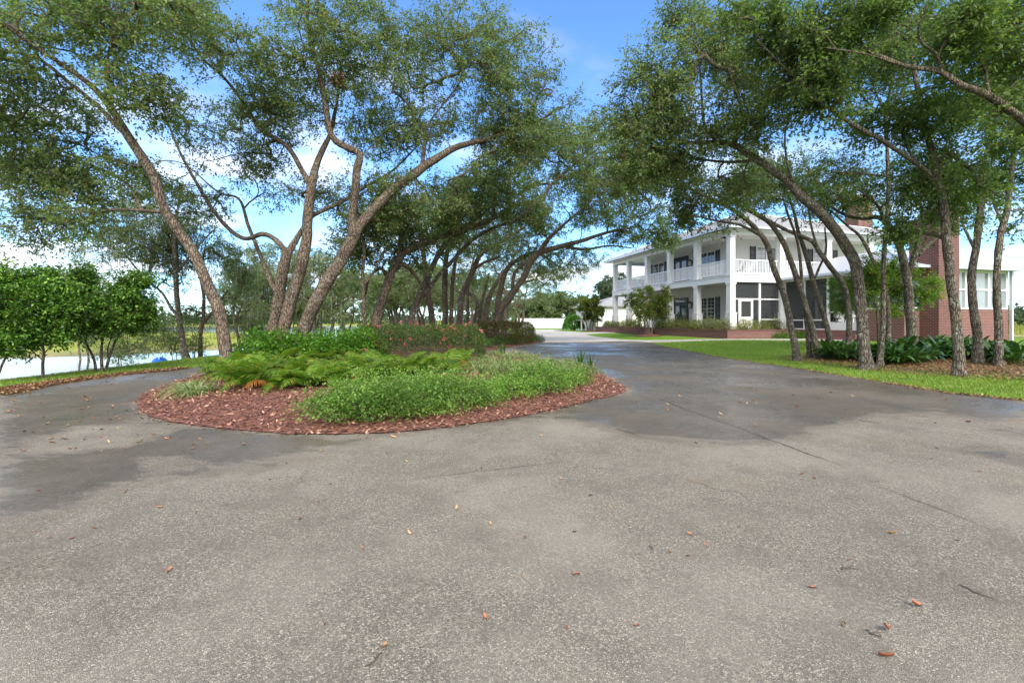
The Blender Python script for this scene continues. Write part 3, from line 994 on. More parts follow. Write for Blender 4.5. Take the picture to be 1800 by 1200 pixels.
b = MB(); b.box((.02, .02, EV - .30), (.22, SY - .02, EV - .063)); b.box((.22, .02, EV - .30), (SX, .22, EV - .063)); b.box((.22, SY - .22, EV - .30), (SX, SY - .02, EV - .063))
part('porch_beam', b, M['white_paint'])


def hip(b, x0, y0, x1, y1, z, ridge, rz_, th=.14):
    """hip roof: ridge = two points; eave thickness th"""
    lo = [(x0, y0, z), (x1, y0, z), (x1, y1, z), (x0, y1, z)]
    up = [(p[0], p[1], z + th) for p in lo]
    r0, r1 = (*ridge[0], rz_), (*ridge[1], rz_)
    v = lo + up + [r0, r1]
    b.add(v, [(3, 2, 1, 0), (0, 1, 5, 4), (1, 2, 6, 5), (2, 3, 7, 6), (3, 0, 4, 7)])
    if abs(ridge[0][0] - ridge[1][0]) < 1e-6:          # ridge runs along y
        b.add(v, [(4, 5, 8)]); b.add(v, [(6, 7, 9)]); b.add(v, [(5, 6, 9, 8), (7, 4, 8, 9)])
    else:
        b.add(v, [(7, 4, 8)]); b.add(v, [(5, 6, 9)]); b.add(v, [(4, 5, 9, 8), (6, 7, 8, 9)])


b = MB(); hip(b, -.5, -.5, SX + .5, SY + .5, EV, ((7.0, 7.2), (7.0, 8.5)), 9.0)
roof = part('roof', b, M['shingle'])
b = MB()
for a, c in (((-.5, -.5), (7.0, 7.2)), ((SX + .5, -.5), (7.0, 7.2)), ((-.5, SY + .5), (7.0, 8.5))):
    b.tube(spline(np.array([(*a, EV + .17), (*c, 9.03)]), 1.0), .07, 6)
part('ridge_cap', b, M['metal_roof'], roof)
b = MB()
for a, c in (((-.58, -.58), (-.58, SY + .58)), ((-.58, -.58), (SX + .58, -.58)), ((-.58, SY + .58), (SX + .58, SY + .58))):
    lo = np.minimum(a, c) - .06; hi = np.maximum(a, c) + .06
    b.box((lo[0], lo[1], EV - .03), (hi[0], hi[1], EV + .10))
part('gutter', b, M['gutter'], roof)
b = MB(); b.box((12.75, 2.5, 5.9), (14.05, 3.5, 9.35)); b.box((12.66, 2.41, 9.35), (14.14, 3.59, 9.55)); part('chimney', b, M['brick'], roof)

# columns: two tiers, box plinth below, capital above
colx = [(0, 0), (0, 3.2), (0, 6.4), (0, 9.6), (0, 12.7), (0, SY - .36), (3.6, 0), (7.2, 0), (10.6, 0), (3.6, SY - .36), (7.2, SY - .36)]
for (x, y) in colx:
    b = MB()
    b.box((x - .05, y - .05, 0), (x + .41, y + .41, .95)); b.box((x - .08, y - .08, .95), (x + .44, y + .44, 1.0))
    b.box((x, y, 1.0), (x + .36, y + .36, 2.70)); b.box((x - .04, y - .04, 2.70), (x + .40, y + .40, 2.838))
    b.box((x - .03, y - .03, UF + .073), (x + .39, y + .39, UF + .20))
    b.box((x + .005, y + .005, UF + .20), (x + .355, y + .355, 5.55)); b.box((x - .03, y - .03, 5.55), (x + .39, y + .39, 5.70))
    part('column', b, M['white_paint'])


def railing(x0, y0, x1, y1, z0, name='railing'):
    b = MB()
    if abs(x1 - x0) > abs(y1 - y0):
        b.box((x0, y0 - .035, z0 + .92), (x1, y0 + .035, z0 + .98)); b.box((x0, y0 - .025, z0 + .10), (x1, y0 + .025, z0 + .16))
        for q in np.arange(x0 + .06, x1, .115): b.box((q, y0 - .015, z0 + .16), (q + .03, y0 + .015, z0 + .92))
    else:
        b.box((x0 - .035, y0, z0 + .92), (x0 + .035, y1, z0 + .98)); b.box((x0 - .025, y0, z0 + .10), (x0 + .025, y1, z0 + .16))
        for q in np.arange(y0 + .06, y1, .115): b.box((x0 - .015, q, z0 + .16), (x0 + .015, q + .03, z0 + .92))
    return part(name, b, M['white_vinyl'])


fy = [c[1] for c in colx[:6]]
for i in range(5): railing(.18, fy[i] + .40, .18, fy[i + 1] - .04, UF + .07)
fx = [0, 3.6, 7.2, 10.6, SX]
for i in range(4): railing(fx[i] + .40, .18, fx[i + 1] - .04, .18, UF + .07)
for i in range(2): railing(fx[i] + .40, SY - .18, fx[i + 1] - .04, SY - .18, UF + .07)


def window(face, a0, a1, z0, z1, plane, shutters=(1, 1), sashes=2, glass='glass', rows=3, cols=2, parent=house, dark=False):
    """face 'x': on the plane x = plane looking towards -x (a runs along y); face 'y': the same towards -y"""
    def bx(b, u0, u1, w0, w1, d0, d1, mi=0):
        if face == 'x': b.box((plane - d1, u0, w0), (plane - d0, u1, w1), mi)
        else: b.box((u0, plane - d1, w0), (u1, plane - d0, w1), mi)
    fr, gl = MB(), MB()
    t = .07
    bx(fr, a0 - t, a0, z0 - t, z1 + t, -.02, .06); bx(fr, a1, a1 + t, z0 - t, z1 + t, -.02, .06)
    bx(fr, a0, a1, z1, z1 + t, -.02, .06); bx(fr, a0, a1, z0 - t, z0, -.02, .07)
    W_ = (a1 - a0) / sashes
    for s in range(sashes):
        u0, u1 = a0 + s * W_, a0 + (s + 1) * W_
        if s: bx(fr, u0 - .05, u0 + .05, z0, z1, -.02, .05)
        zm = (z0 + z1) / 2
        bx(fr, u0 + .05, u1 - .05, zm - .025, zm + .025, -.02, .045)
        for c in range(1, cols):
            u = u0 + W_ * c / cols
            bx(fr, u - .010, u + .010, z0, z1, -.02, .033)
        for rr in range(1, rows * 2):
            if rr == rows: continue
            w = z0 + (z1 - z0) * rr / (rows * 2)
            bx(fr, u0, u1, w - .010, w + .010, -.02, .031)
    bx(gl, a0, a1, z0, z1, -.02, .012)
    o = part('window', fr, M['dark_trim'] if dark else M['white_paint'], parent)
    part('pane', gl, M[glass], o)
    for k, on in enumerate(shutters):
        if not on: continue
        b = MB()
        u0, u1 = (a0 - t - .46, a0 - t - .03) if k == 0 else (a1 + t + .03, a1 + t + .46)
        bx(b, u0, u0 + .05, z0 - t, z1 + t, -.02, .05); bx(b, u1 - .05, u1, z0 - t, z1 + t, -.02, .05)
        for w in np.arange(z0 - t + .01, z1 + t - .05, .085): bx(b, u0 + .05, u1 - .05, w, w + .065, -.02, .028 + .012 * (int(w * 50) % 2))
        part('shutter', b, M['dark_trim'], o)
    return o


for z0, z1 in ((.62, 2.15), (3.75, 5.42)):
    window('x', 4.50, 6.10, z0, z1, PD)
    window('x', 10.95, 12.55, z0, z1, PD)
window('y', 4.0, 5.5, 3.75, 5.42, PD, glass='clear_glass')
window('y', 8.7, 10.2, 3.75, 5.42, PD, glass='clear_glass')
window('y', 4.2, 5.8, .62, 2.15, PD, shutters=(1, 0))
window('y', 8.4, 10.0, .62, 2.15, PD, shutters=(0, 0))


def double_door(z0, z1, y0, y1, transom):
    b = MB()
    zt = z1 - (.36 if transom else .06)
    b.box((PD - .09, y0, z0), (PD + .02, y0 + .10, z1)); b.box((PD - .09, y1 - .10, z0), (PD + .02, y1, z1)); b.box((PD - .09, y0 + .10, z1 - .08), (PD + .02, y1 - .10, z1))
    if transom: b.box((PD - .085, y0 + .10, zt - .03), (PD + .02, y1 - .10, zt + .04))
    d = part('door', b, M['door_blue'])
    ym = (y0 + y1) / 2
    for k in (0, 1):
        u0, u1 = (y0 + .10, ym - .01) if k == 0 else (ym + .01, y1 - .10)
        b = MB()
        b.box((PD - .05, u0, z0), (PD + .02, u1, zt - .03))
        b.box((PD - .07, u0 + .05, z0 + .08), (PD - .051, u0 + .14, zt - .12)); b.box((PD - .07, u1 - .14, z0 + .08), (PD - .051, u1 - .05, zt - .12))
        b.box((PD - .07, u0 + .14, zt - .24), (PD - .051, u1 - .14, zt - .12)); b.box((PD - .07, u0 + .14, z0 + .08), (PD - .051, u1 - .14, z0 + .32))
        part('door_leaf', b, M['door_blue'], d)
        b = MB(); b.box((PD - .060, u0 + .14, z0 + .32), (PD - .052, u1 - .14, zt - .24)); part('pane', b, M['glass'], d)
    if transom:
        b = MB(); b.box((PD - .05, y0 + .10, zt + .04), (PD + .02, y1 - .10, z1 - .08)); part('transom', b, M['glass'], d)
    for s in (-1, 1):
        b = MB(); b.tube([(PD - .071, ym + s * .09, z0 + 1.0), (PD - .12, ym + s * .09, z0 + 1.0), (PD - .12, ym + s * .2, z0 + 1.0)], .014, 6)
        part('handle', b, M['gutter'], d)


double_door(0.003, 2.30, 7.55, 9.45, True)
double_door(UF + .003, 5.55, 7.55, 9.45, False)


def lantern(y, z):
    b = MB()
    b.box((PD - .05, y - .05, z - .12), (PD + .02, y + .05, z + .16))
    b.tube([(PD - .03, y, z + .10), (PD - .12, y, z + .22), (PD - .19, y, z + .16)], .015, 6)
    b.box((PD - .29, y - .10, z - .30), (PD - .09, y + .10, z - .26)); b.box((PD - .29, y - .10, z + .10), (PD - .09, y + .10, z + .13))
    for sx_ in (-.29, -.11):
        for sy_ in (-.10, .08): b.box((PD + sx_, y + sy_, z - .26), (PD + sx_ + .02, y + sy_ + .02, z + .10))
    v = [(PD - .31, y - .12, z + .13), (PD - .07, y - .12, z + .13), (PD - .07, y + .12, z + .13), (PD - .31, y + .12, z + .13), (PD - .19, y, z + .26)]
    b.add(v, [(0, 1, 4), (1, 2, 4), (2, 3, 4), (3, 0, 4)]); b.add(v, [(3, 2, 1, 0)])
    o = part('lantern', b, M['iron'])
    g = MB(); g.box((PD - .265, y - .075, z - .26), (PD - .115, y + .075, z + .10)); part('lantern_glass', g, M['frosted'], o)


lantern(7.12, 1.75); lantern(7.12, 4.95)
b = MB()
th = np.linspace(0, 2 * math.pi, 17)[:-1]
prof = [(.17, -.062), (.19, -.10), (.16, -.16), (.08, -.20), (.01, -.21)]
V = np.array([(1.15 + r * math.cos(a), 1.9 + r * math.sin(a), EV + z) for r, z in prof for a in th])
for q in range(4):
    k = np.arange(16); b.add(V, np.stack([q * 16 + k, (q + 1) * 16 + k, (q + 1) * 16 + (k + 1) % 16, q * 16 + (k + 1) % 16], -1), 0, True)
part('ceiling_light', b, M['iron'])

# screened bay under the porch: posts, screen door, screens
b = MB(); b.box((.42, .10, 1.78), (3.6, .20, 1.86)); b.box((2.10, .08, 0), (2.24, .22, 2.838)); b.box((.36, .10, 0), (.42, .20, 2.838)); b.box((2.24, .10, .55), (3.6, .20, .61)); b.box((1.62, .10, 0), (1.70, .20, 1.78)); b.box((.66, .10, 0), (.72, .20, 1.78))
part('screen_frame', b, M['white_paint'])
for lo_, hi_ in (((.42, 0), (.66, 1.78)), ((1.70, 0), (2.10, 1.78)), ((.42, 1.86), (2.10, 2.838)), ((2.24, .61), (3.6, 2.838)), ((2.24, .0), (3.6, .55))):
    b = MB(); b.box((lo_[0], .145, lo_[1]), (hi_[0], .149, hi_[1])); part('insect_screen', b, M['screen'])
b = MB()
b.box((.72, .07, .02), (.82, .13, 1.77)); b.box((1.52, .07, .02), (1.62, .13, 1.77)); b.box((.82, .07, 1.68), (1.52, .13, 1.77)); b.box((.82, .07, .66), (1.52, .13, .74)); b.box((.82, .08, .02), (1.52, .12, .66))
d = part('screen_door', b, M['white_paint'])
b = MB(); b.box((.82, .098, .74), (1.52, .102, 1.68)); part('insect_screen', b, M['screen'], d)

# the screened wing that comes forward (x 3.8..10.65, y -7..0)
WX0, WX1, WY, WE = 3.8, 10.65, -7.0, 2.98
b = MB()
b.box((WX0, WY, -.75), (WX1, WY + .22, 1.06)); b.box((WX0, WY + .22, -.75), (WX0 + .22, -4.72, 1.06)); b.box((WX1 - .22, WY + .22, -.75), (WX1, -.02, 1.06))
b.box((WX0 + .02, -4.72, -.75), (WX0 + .22, -.05, -.02))
part('brick_base', b, M['brick'])
b = MB(); b.box((WX0 + .22, WY + .22, -.14), (WX1 - .22, -.04, -.04)); part('wing_floor', b, M['grey_floor'])
b = MB()
for x in (WX0, 6.02, 7.7, 9.25, WX1 - .14): b.box((x, WY + .02, 1.06), (x + .14, WY + .16, WE))
b.box((WX0 + .14, WY + .03, 1.06), (WX1 - .14, WY + .15, 1.13)); b.box((WX0 + .14, WY + .03, 2.86), (WX1 - .14, WY + .15, WE)); b.box((6.16, WY + .04, 1.98), (WX1 - .14, WY + .14, 2.06))
for y in (-4.72, -3.06, -1.55, -.14): b.box((WX0 + .03, y, -.02), (WX0 + .15, y + .12, WE))
b.box((WX0 + .05, -6.84, 2.86), (WX0 + .14, -.02, WE)); b.box((WX0 + .05, -2.94, .50), (WX0 + .14, -1.55, .57)); b.box((WX0 + .05, -1.43, .50), (WX0 + .14, -.14, .57)); b.box((WX0 + .05, -2.94, -.02), (WX0 + .14, -.14, .05))
b.box((WX0 + .05, -6.84, 1.06), (WX0 + .14, -4.72, 1.13)); b.box((WX0 + .05, -5.80, 1.13), (WX0 + .14, -5.72, 2.86))
b.box((WX1 - .15, -6.84, 1.06), (WX1 - .05, -.1, 1.14)); b.box((WX1 - .15, -6.84, 2.86), (WX1 - .05, -.1, WE))
for y in (-4.7, -2.4): b.box((WX1 - .15, y, 1.14), (WX1 - .05, y + .1, 2.86))
part('wing_frame', b, M['white_paint'])
b = MB(); b.box((6.16, WY + .085, 1.13), (WX1 - .14, WY + .095, 2.86)); part('pane', b, M['clear_glass'])
for x_, y0_, y1_, z0_ in ((WX0 + .095, -6.84, -4.72, 1.13), (WX0 + .095, -2.94, -.14, .05), (WX0 + .095, -4.60, -3.06, 1.0), (WX1 - .101, -6.84, -.1, 1.14)):
    b = MB(); b.box((x_, y0_, z0_), (x_ + .004, y1_, 2.86)); part('insect_screen', b, M['screen'])
b = MB(); b.box((WX0 + .04, -4.60, -.02), (WX0 + .12, -3.06, .42)); b.box((WX0 + .05, -4.60, .95), (WX0 + .12, -3.06, 1.0)); b.box((WX0 + .05, -3.88, .42), (WX0 + .12, -3.80, .95)); part('kick_panel', b, M['white_paint'])
b = MB(); b.box((WX0 - .35, -4.9, -.75), (WX0 - .004, -2.6, -.20)); b.box((WX0 - .70, -4.7, -.75), (WX0 - .354, -2.8, -.42)); part('step', b, M['brick'])
b = MB(); hip(b, WX0 - .35, WY - .35, WX1 + .35, -.06, WE, ((7.2, -3.6), (7.2, -.6)), 4.45, .12)
wr = part('wing_roof', b, M['metal_roof'])
b = MB()
for a in ((WX0 - .35, WY - .35), (WX1 + .35, WY - .35)): b.tube(spline(np.array([(*a, WE + .14), (7.2, -3.6, 4.48)]), 1.0), .05, 6)
part('ridge_cap', b, M['gutter'], wr)
b = MB()
b.box((WX0 - .47, WY - .47, WE - .02), (WX0 - .354, -.06, WE + .11)); b.box((WX0 - .354, WY - .47, WE - .02), (WX1 + .47, WY - .354, WE + .11))
part('gutter', b, M['gutter'], wr)
b = MB(); b.box((WX1 - .02, WY - .14, -.7), (WX1 + .10, WY - .03, WE)); part('downpipe', b, M['gutter'])
b = MB()
b.box((4.74, -7.80, -.80), (6.0, WY - .004, 5.35)); b.box((4.68, -7.86, 5.35), (6.06, -6.94, 5.50)); b.box((4.74, -7.80, 5.50), (6.0, WY - .004, 5.72)); b.box((4.80, WY - .004, WE + .2), (5.94, -6.5, 5.35))
part('chimney', b, M['brick_dark'])

# brick planter wall along the porches
OFF = -.95
pl = thing('planter_wall', (HC[0], HC[1], HOUSE_Z), 'long low brick planter wall edging the bed in front of the porch', 'planter wall', rz=HOUSE_RZ)
b = MB()
b.box((OFF - .22, -1.2, -.75), (OFF, 16.9, -.10)); b.box((OFF, -1.2, -.75), (3.3, -.98, -.10)); b.box((OFF, 16.68, -.75), (2.5, 16.9, -.10))
part('wall', b, M['brick'], pl)
b = MB(); b.box((OFF - .26, -1.24, -.10), (OFF + .03, 16.94, -.03)); b.box((OFF + .03, -1.24, -.10), (3.3, -.95, -.03)); part('coping', b, M['brick_dark'], pl)
b = MB(); b.box((OFF, -.98, -.75), (.115, 16.68, -.20)); b.box((.115, -.98, -.75), (3.3, .115, -.20)); part('soil', b, M['mulch'], pl)
st = thing('entry_step', (HC[0], HC[1], HOUSE_Z), 'low brick entry step in front of the planter wall', 'step', rz=HOUSE_RZ)
b = MB(); b.box((-1.95, 6.6, -.70), (OFF - .27, 10.4, -.24)); part('riser', b, M['brick'], st)
b = MB(); b.box((-2.0, 6.55, -.24), (OFF - .262, 10.45, -.18)); part('tread', b, M['brick_dark'], st)


def to_world(x, y, z=0.0):
    p = HC + D2 * x + D1 * y
    return (p[0], p[1], HOUSE_Z + z)


# chairs on the upper porch and in the screened room
def chair(label, x, y, z, rz, rocking, mat, group=None, seat_h=.42):
    c = thing('rocking_chair' if rocking else 'patio_chair', to_world(x, y, z), label, 'chair', group, HOUSE_RZ + rz)
    def p(name, b): b.build(name, M[mat], c)
    b = MB(); b.box((-.26, -.25, seat_h), (.26, .25, seat_h + .035)); p('seat', b)
    b = MB()
    for q in np.linspace(-.21, .21, 6): b.tube([(q, .24, seat_h + .04), (q, .30, seat_h + .4), (q, .37, seat_h + .72)], .02, 5)
    b.tube([(-.26, .37, seat_h + .72), (.26, .37, seat_h + .72)], .03, 6); p('backrest', b)
    for s in (-1, 1):
        b = MB(); b.tube([(s * .27, -.28, seat_h + .22), (s * .27, .27, seat_h + .22)], .025, 6); b.tube([(s * .27, -.24, seat_h + .22), (s * .27, -.24, seat_h)], .02, 6); p('armrest', b)
        for yy in (-.22, .22):
            b = MB(); b.tube([(s * .24, yy, seat_h), (s * .25, yy * 1.1, .035 if rocking else 0)], .022, 6); p('leg', b)
        if rocking:
            b = MB(); k = np.linspace(-.45, .5, 9); b.tube(np.column_stack([np.full(9, s * .25), k, .02 + .25 * k ** 2]), .02, 6); p('rocker', b)
    return c


chair('dark rocking chair by the first railing bay on the upper porch', 1.35, .85, UF + .003, math.radians(-70), True, 'iron')
chair('white rocking chair on the upper porch near the shuttered side window', 2.5, 1.2, UF + .003, math.radians(-60), True, 'white_paint')
for q, (x, y) in enumerate(((6.6, -1.2), (7.5, -2.0), (5.6, -2.2))):
    chair('dark metal patio chair behind the insect screens of the wing', x, y, -.037, q * 1.9, False, 'iron', 'dark chairs in the screened room', .45 + .0 * q)
tb = thing('patio_table', to_world(6.5, -2.3, -.037), 'dark round patio table behind the insect screens of the wing', 'table', None, HOUSE_RZ)
b = MB(); th = np.linspace(0, 2 * math.pi, 25)[:-1]
V = np.array([(.5 * math.cos(a), .5 * math.sin(a), z) for z in (.70, .73) for a in th])
b.add(V, [list(range(24, 48))]); b.add(V, [list(range(23, -1, -1))])
k = np.arange(24); b.add(V, np.stack([k, (k + 1) % 24, 24 + (k + 1) % 24, 24 + k], -1))
b.build('tabletop', M['iron'], tb)
for a in (0.5, 2.07, 3.64, 5.2):
    b = MB(); b.tube([(.38 * math.cos(a), .38 * math.sin(a), 0), (.3 * math.cos(a), .3 * math.sin(a), .7)], .02, 6); b.build('leg', M['iron'], tb)

# garage beyond the house, with a small timber deck on its side
g = thing('garage', (11.4, 60.0, float(H(11.4, 60.0))), 'low white garage building with cream doors behind the far end of the house', 'garage', rz=HOUSE_RZ)
b = MB(); b.box((0, 0, -.3), (12, 8, 3.1)); part('wall', b, M['siding'], g)
b = MB(); hip(b, -.5, -.5, 12.5, 8.5, 3.1, ((4.0, 4.0), (8.0, 4.0)), 4.7); part('roof', b, M['shingle'], g)
for x in (1.4, 4.6, 7.8):
    b = MB()
    for q in range(4): b.box((x, -.05, .0 + q * .57), (x + 2.5, .02, .55 + q * .57))
    b.box((x - .12, -.07, 0), (x - .004, .02, 2.42)); b.box((x + 2.504, -.07, 0), (x + 2.62, .02, 2.42)); b.box((x - .12, -.07, 2.29), (x + 2.62, .02, 2.42))
    part('garage_door', b, M['cream'], g)
b = MB(); b.box((.5, -.2, 1.9), (.72, -.01, 2.3)); b.box((.46, -.24, 2.3), (.76, -.01, 2.36)); part('lantern', b, M['iron'], g)
b = MB(); b.box((-.03, 2.0, 1.2), (.01, 3.2, 2.9)); part('window', b, M['glass'], g)
dk = thing('timber_deck', to_world(-1.2 - .4, 31.8, -.6), 'small grey timber deck on posts beside the garage', 'deck', rz=HOUSE_RZ)
o_ = np.array(g.location)
dk.location = (o_[0] - .1, o_[1] - .2, o_[2])
b = MB(); b.box((-2.4, 0, 1.25), (-.06, 2.4, 1.42)); b.build('platform', M['old_wood'], dk)
b = MB()
b.box((-2.4, -.02, 2.3), (-.06, .06, 2.37))
for x in np.arange(-2.38, -.08, .14): b.box((x, 0, 1.42), (x + .04, .04, 2.3))
b.build('railing', M['old_wood'], dk)
for x in (-2.35, -.25):
    b = MB(); b.box((x, .1, -.4), (x + .16, .26, 1.25)); b.build('post', M['old_wood'], dk)

# white vinyl fence across the end of the drive
fx0, fx1, FY = 1.0, 20.0, 84.0
fz = float(H(8, FY))
fe = thing('vinyl_fence', (0, FY, fz), 'long white vinyl privacy fence closing the far end of the forecourt', 'fence')
k = 0
for x in np.arange(fx0, fx1, 2.4):
    b = MB()
    for q in np.arange(x + .07, x + 2.34, .285): b.box((q, -.02, .08), (q + .278, .02 + .006 * (int(q * 10) % 2), 1.72))
    b.box((x + .06, -.045, .05), (x + 2.40, .045, .18)); b.box((x + .06, -.045, 1.70), (x + 2.40, .045, 1.82))
    b.build('fence_panel', M['white_vinyl'], fe)
for x in np.arange(fx0, fx1 + 2.4, 2.4):
    b = MB(); b.box((x - .06, -.065, -.3), (x + .058, .065, 1.88)); b.add([(x - .08, -.085, 1.88), (x + .08, -.085, 1.88), (x + .08, .085, 1.88), (x - .08, .085, 1.88), (x, 0, 1.96)], [(0, 1, 4), (1, 2, 4), (2, 3, 4), (3, 0, 4)])
    b.build('post', M['white_vinyl'], fe)

# blue upturned boat on the near bank of the lake
bx_, by_ = -12.0, 15.5
bt = thing('dinghy', (bx_, by_, float(H(bx_, by_)) - .02), 'small bright blue upturned dinghy on the bank beside the lake', 'boat', rz=2.2)
bt.scale = (1.0, .5, .62)
b = MB()
N_, K_ = 15, 10
rows = []
for i in range(N_):
    u = -1 + 2 * i / (N_ - 1)
    hw = .46 * (1 - abs(u) ** 3.2) ** .5 + .02
    for j in range(K_ + 1):
        a = math.pi * j / K_
        rows.append((u * .85, hw * math.cos(a), .06 + (.44 - .10 * u * u) * (1 - abs(u) ** 5 * .6) * math.sin(a) ** .75))
i = np.arange(N_ - 1)[:, None] * (K_ + 1); j = np.arange(K_)[None, :]
b.add(rows, np.stack([i + j, i + j + 1, i + K_ + 2 + j, i + K_ + 1 + j], -1).reshape(-1, 4), 0, True)
M['boat_blue'] = plain('boat_blue', (.01, .12, .62), .35, .06)
b.build('hull', M['boat_blue'], bt)
b = MB(); k = [rows[i * (K_ + 1)] for i in range(N_)] + [rows[i * (K_ + 1) + K_] for i in range(N_ - 1, -1, -1)]
k = np.array(k + [k[0]]); b.tube(k, .035, 6); b.build('gunwale', M['boat_blue'], bt)
b = MB(); b.box((-.6, -.025, .44), (.55, .025, .53)); b.build('keel', M['white_vinyl'], bt)
# ------------------------------------------------------------------ the oaks
T = 'T'
FO = dict(tw=6, lf=13, L=.088, wd=.044)
FN = dict(tw=6, lf=13, L=.086, wd=.043)
tree('oak_tree', 'tall single-stemmed oak leaning over the drive beside the hydrangeas, nearest the lake bank', 'oak', 11.1, [
    [(400, 657, 0, 17), (388, 560, 0, 15), (364, 495, 0, 14), (330, 430, 0, 13.5), (290, 370, -.2, 13), (272, 315, -.3, 13), (250, 275, -.4, 12), (225, 240, -.5, 11), (198, 195, -.6, 9.5), (170, 160, -.8, 8.5), (130, 128, -1, 7), (80, 95, -1.3, 6), (30, 60, -1.6, 4.5), (-30, 20, -2, 3)],
    [(225, 240, -.5, 8), (205, 222, -.5, 6.5), (170, 185, -.3, 6), (115, 140, 0, 5.5), (60, 100, .3, 4.5), (0, 92, .6, 3.5), (-60, 95, 1, 2.5)],
    [(200, 195, -.6, 5), (190, 150, -.8, 4.5), (190, 100, -.9, 3.8), (200, 60, -1, 3), (205, 10, -1.2, 2)],
    [(190, 132, -.8, 3.4), (200, 117, -.9, 3.2), (208, 103, -.9, 3)],
    [(282, 372, 0, 6), (250, 370, 0, 4.5), (190, 370, .6, 4), (130, 390, 1.2, 3.2), (60, 385, 1.6, 2), (0, 380, 2, 1.5)],
    [(250, 370, 0, 4.5), (238, 345, .2, 4), (220, 320, .8, 3.5), (170, 295, 1.4, 3), (110, 265, 2, 2.5), (60, 235, 2.4, 2), (0, 200, 3, 1.2)],
    [(262, 290, -.3, 4), (230, 290, .3, 3), (170, 270, 1, 2.4), (80, 215, 1.8, 1.6)]],
    [(40, 50, 170, 90, -.9, 100), (200, 50, 110, 80, -1, 60), (50, 180, 150, 80, .5, 110), (130, 300, 130, 60, 1.2, 85), (40, 395, 110, 50, 1.8, 48), (240, 165, 70, 50, -.6, 36), (250, 320, 60, 45, .6, 22), (20, 290, 90, 60, 2, 60), (165, 385, 70, 40, .8, 22), (300, 30, 70, 60, -.6, 30)],
    'bark_warm', 'oak_leaf', 3, fol=FO, mult=1.42)

tree('oak_tree', 'big oak with three warm brown stems spreading from one base behind the hydrangeas', 'oak', 14.0, [
    [T, (471, 622, .25, 15.5), (484, 560, .2, 14.5), (493, 504, .1, 14), (498, 470, 0, 13), (505, 443, 0, 11)],
    [(505, 447, 0, 8.5), (494, 432, 0, 7), (479, 418, 0, 6.5), (460, 412, 0, 6.2), (430, 420, .2, 5.5), (402, 402, .4, 5), (375, 370, .5, 4.5), (345, 320, .6, 4), (315, 265, .7, 3.2), (290, 200, .6, 2.5), (270, 130, .5, 2)],
    [(490, 515, .1, 8), (478, 500, .1, 5.5), (466, 470, .3, 5), (452, 435, .5, 4.5), (436, 395, .7, 4), (420, 350, 1, 3), (383, 337, 1.2, 2.2), (340, 300, 1.5, 1.6)],
    [(505, 447, 0, 9), (520, 420, .1, 7), (537, 395, .2, 6), (552, 378, .3, 5), (600, 355, .7, 4.5), (640, 330, 1, 3.5), (690, 300, 1.5, 2.5), (740, 250, 2, 1.5)],
    [T, (490, 622, -.1, 16), (504, 553, -.1, 14.5), (522, 493, 0, 13.5), (536, 435, 0, 12.5), (541, 385, 0, 12), (550, 320, 0, 11), (556, 291, .1, 8), (568, 262, .2, 6.5), (580, 235, .3, 5), (590, 190, .5, 4), (600, 120, .8, 3), (608, 40, 1.1, 2)],
    [(547, 326, 0, 9), (531, 300, 0, 6), (510, 264, -.2, 5.5), (485, 243, -.3, 5.2), (460, 230, -.4, 5), (440, 200, -.5, 4.7), (425, 176, -.6, 4.3), (391, 134, -.8, 3.8), (353, 100, -1, 3.2), (322, 50, -1.2, 2.5), (299, 10, -1.4, 1.8)],
    [T, (514, 622, -.35, 17), (558, 524, -.3, 15.5), (593, 469, -.2, 15), (612, 435, -.2, 15), (626, 405, -.1, 13), (650, 375, 0, 11.5), (690, 335, .1, 11), (730, 305, .2, 10), (752, 288, .3, 9), (790, 265, .4, 8), (820, 253, .6, 6.5), (870, 240, .8, 5), (920, 225, 1, 3.5), (970, 200, 1.3, 2)],
    [(620, 415, -.2, 11), (619, 380, -.2, 9.5), (625, 335, -.3, 9), (628, 295, -.3, 9), (634, 272, -.4, 8.5), (615, 262, -.4, 8), (590, 248, -.5, 8), (578, 225, -.5, 7.5), (572, 180, -.6, 7), (562, 130, -.7, 6), (548, 80, -.8, 5), (540, 30, -.9, 4), (545, -30, -1, 3)],
    [(742, 294, .3, 5.5), (745, 260, .3, 4.2), (748, 240, .4, 4), (725, 225, .5, 2.6), (695, 222, .6, 2), (660, 245, .8, 1.6)],
    [(748, 242, .4, 3.6), (755, 215, .3, 2.5), (790, 170, .2, 1.8), (820, 130, .1, 1.4)]],
    [(350, 60, 110, 80, -1, 62), (450, 100, 110, 90, -.8, 85), (560, 50, 120, 100, -.8, 100), (650, 110, 120, 110, 0, 120), (790, 90, 120, 95, .5, 115), (880, 135, 110, 100, .8, 105), (700, 240, 120, 60, .8, 90), (850, 250, 130, 70, 1, 110), (400, 240, 110, 75, .2, 78), (500, 200, 90, 70, 0, 60), (650, 380, 70, 30, .6, 22), (330, 320, 85, 65, 1, 46), (600, 330, 90, 50, 1, 40), (940, 205, 80, 80, 1, 62), (740, 340, 90, 50, .8, 50), (460, 330, 60, 50, .6, 14)],
    'bark_warm', 'oak_leaf', 5, fol=FN, mult=1.42)

AL = 'oaks lining the drive beyond the azalea hedge'
def alley(label, Y, limbs, blobs, bark='bark_warm', leaf='oak_leaf', seed=1, fol=None, **k):
    return tree('oak_tree', label, 'oak', Y, limbs, blobs, bark, leaf, seed, group=AL, fol=fol or dict(tw=6, lf=12, L=.108, wd=.052), mult=1.2, **k)


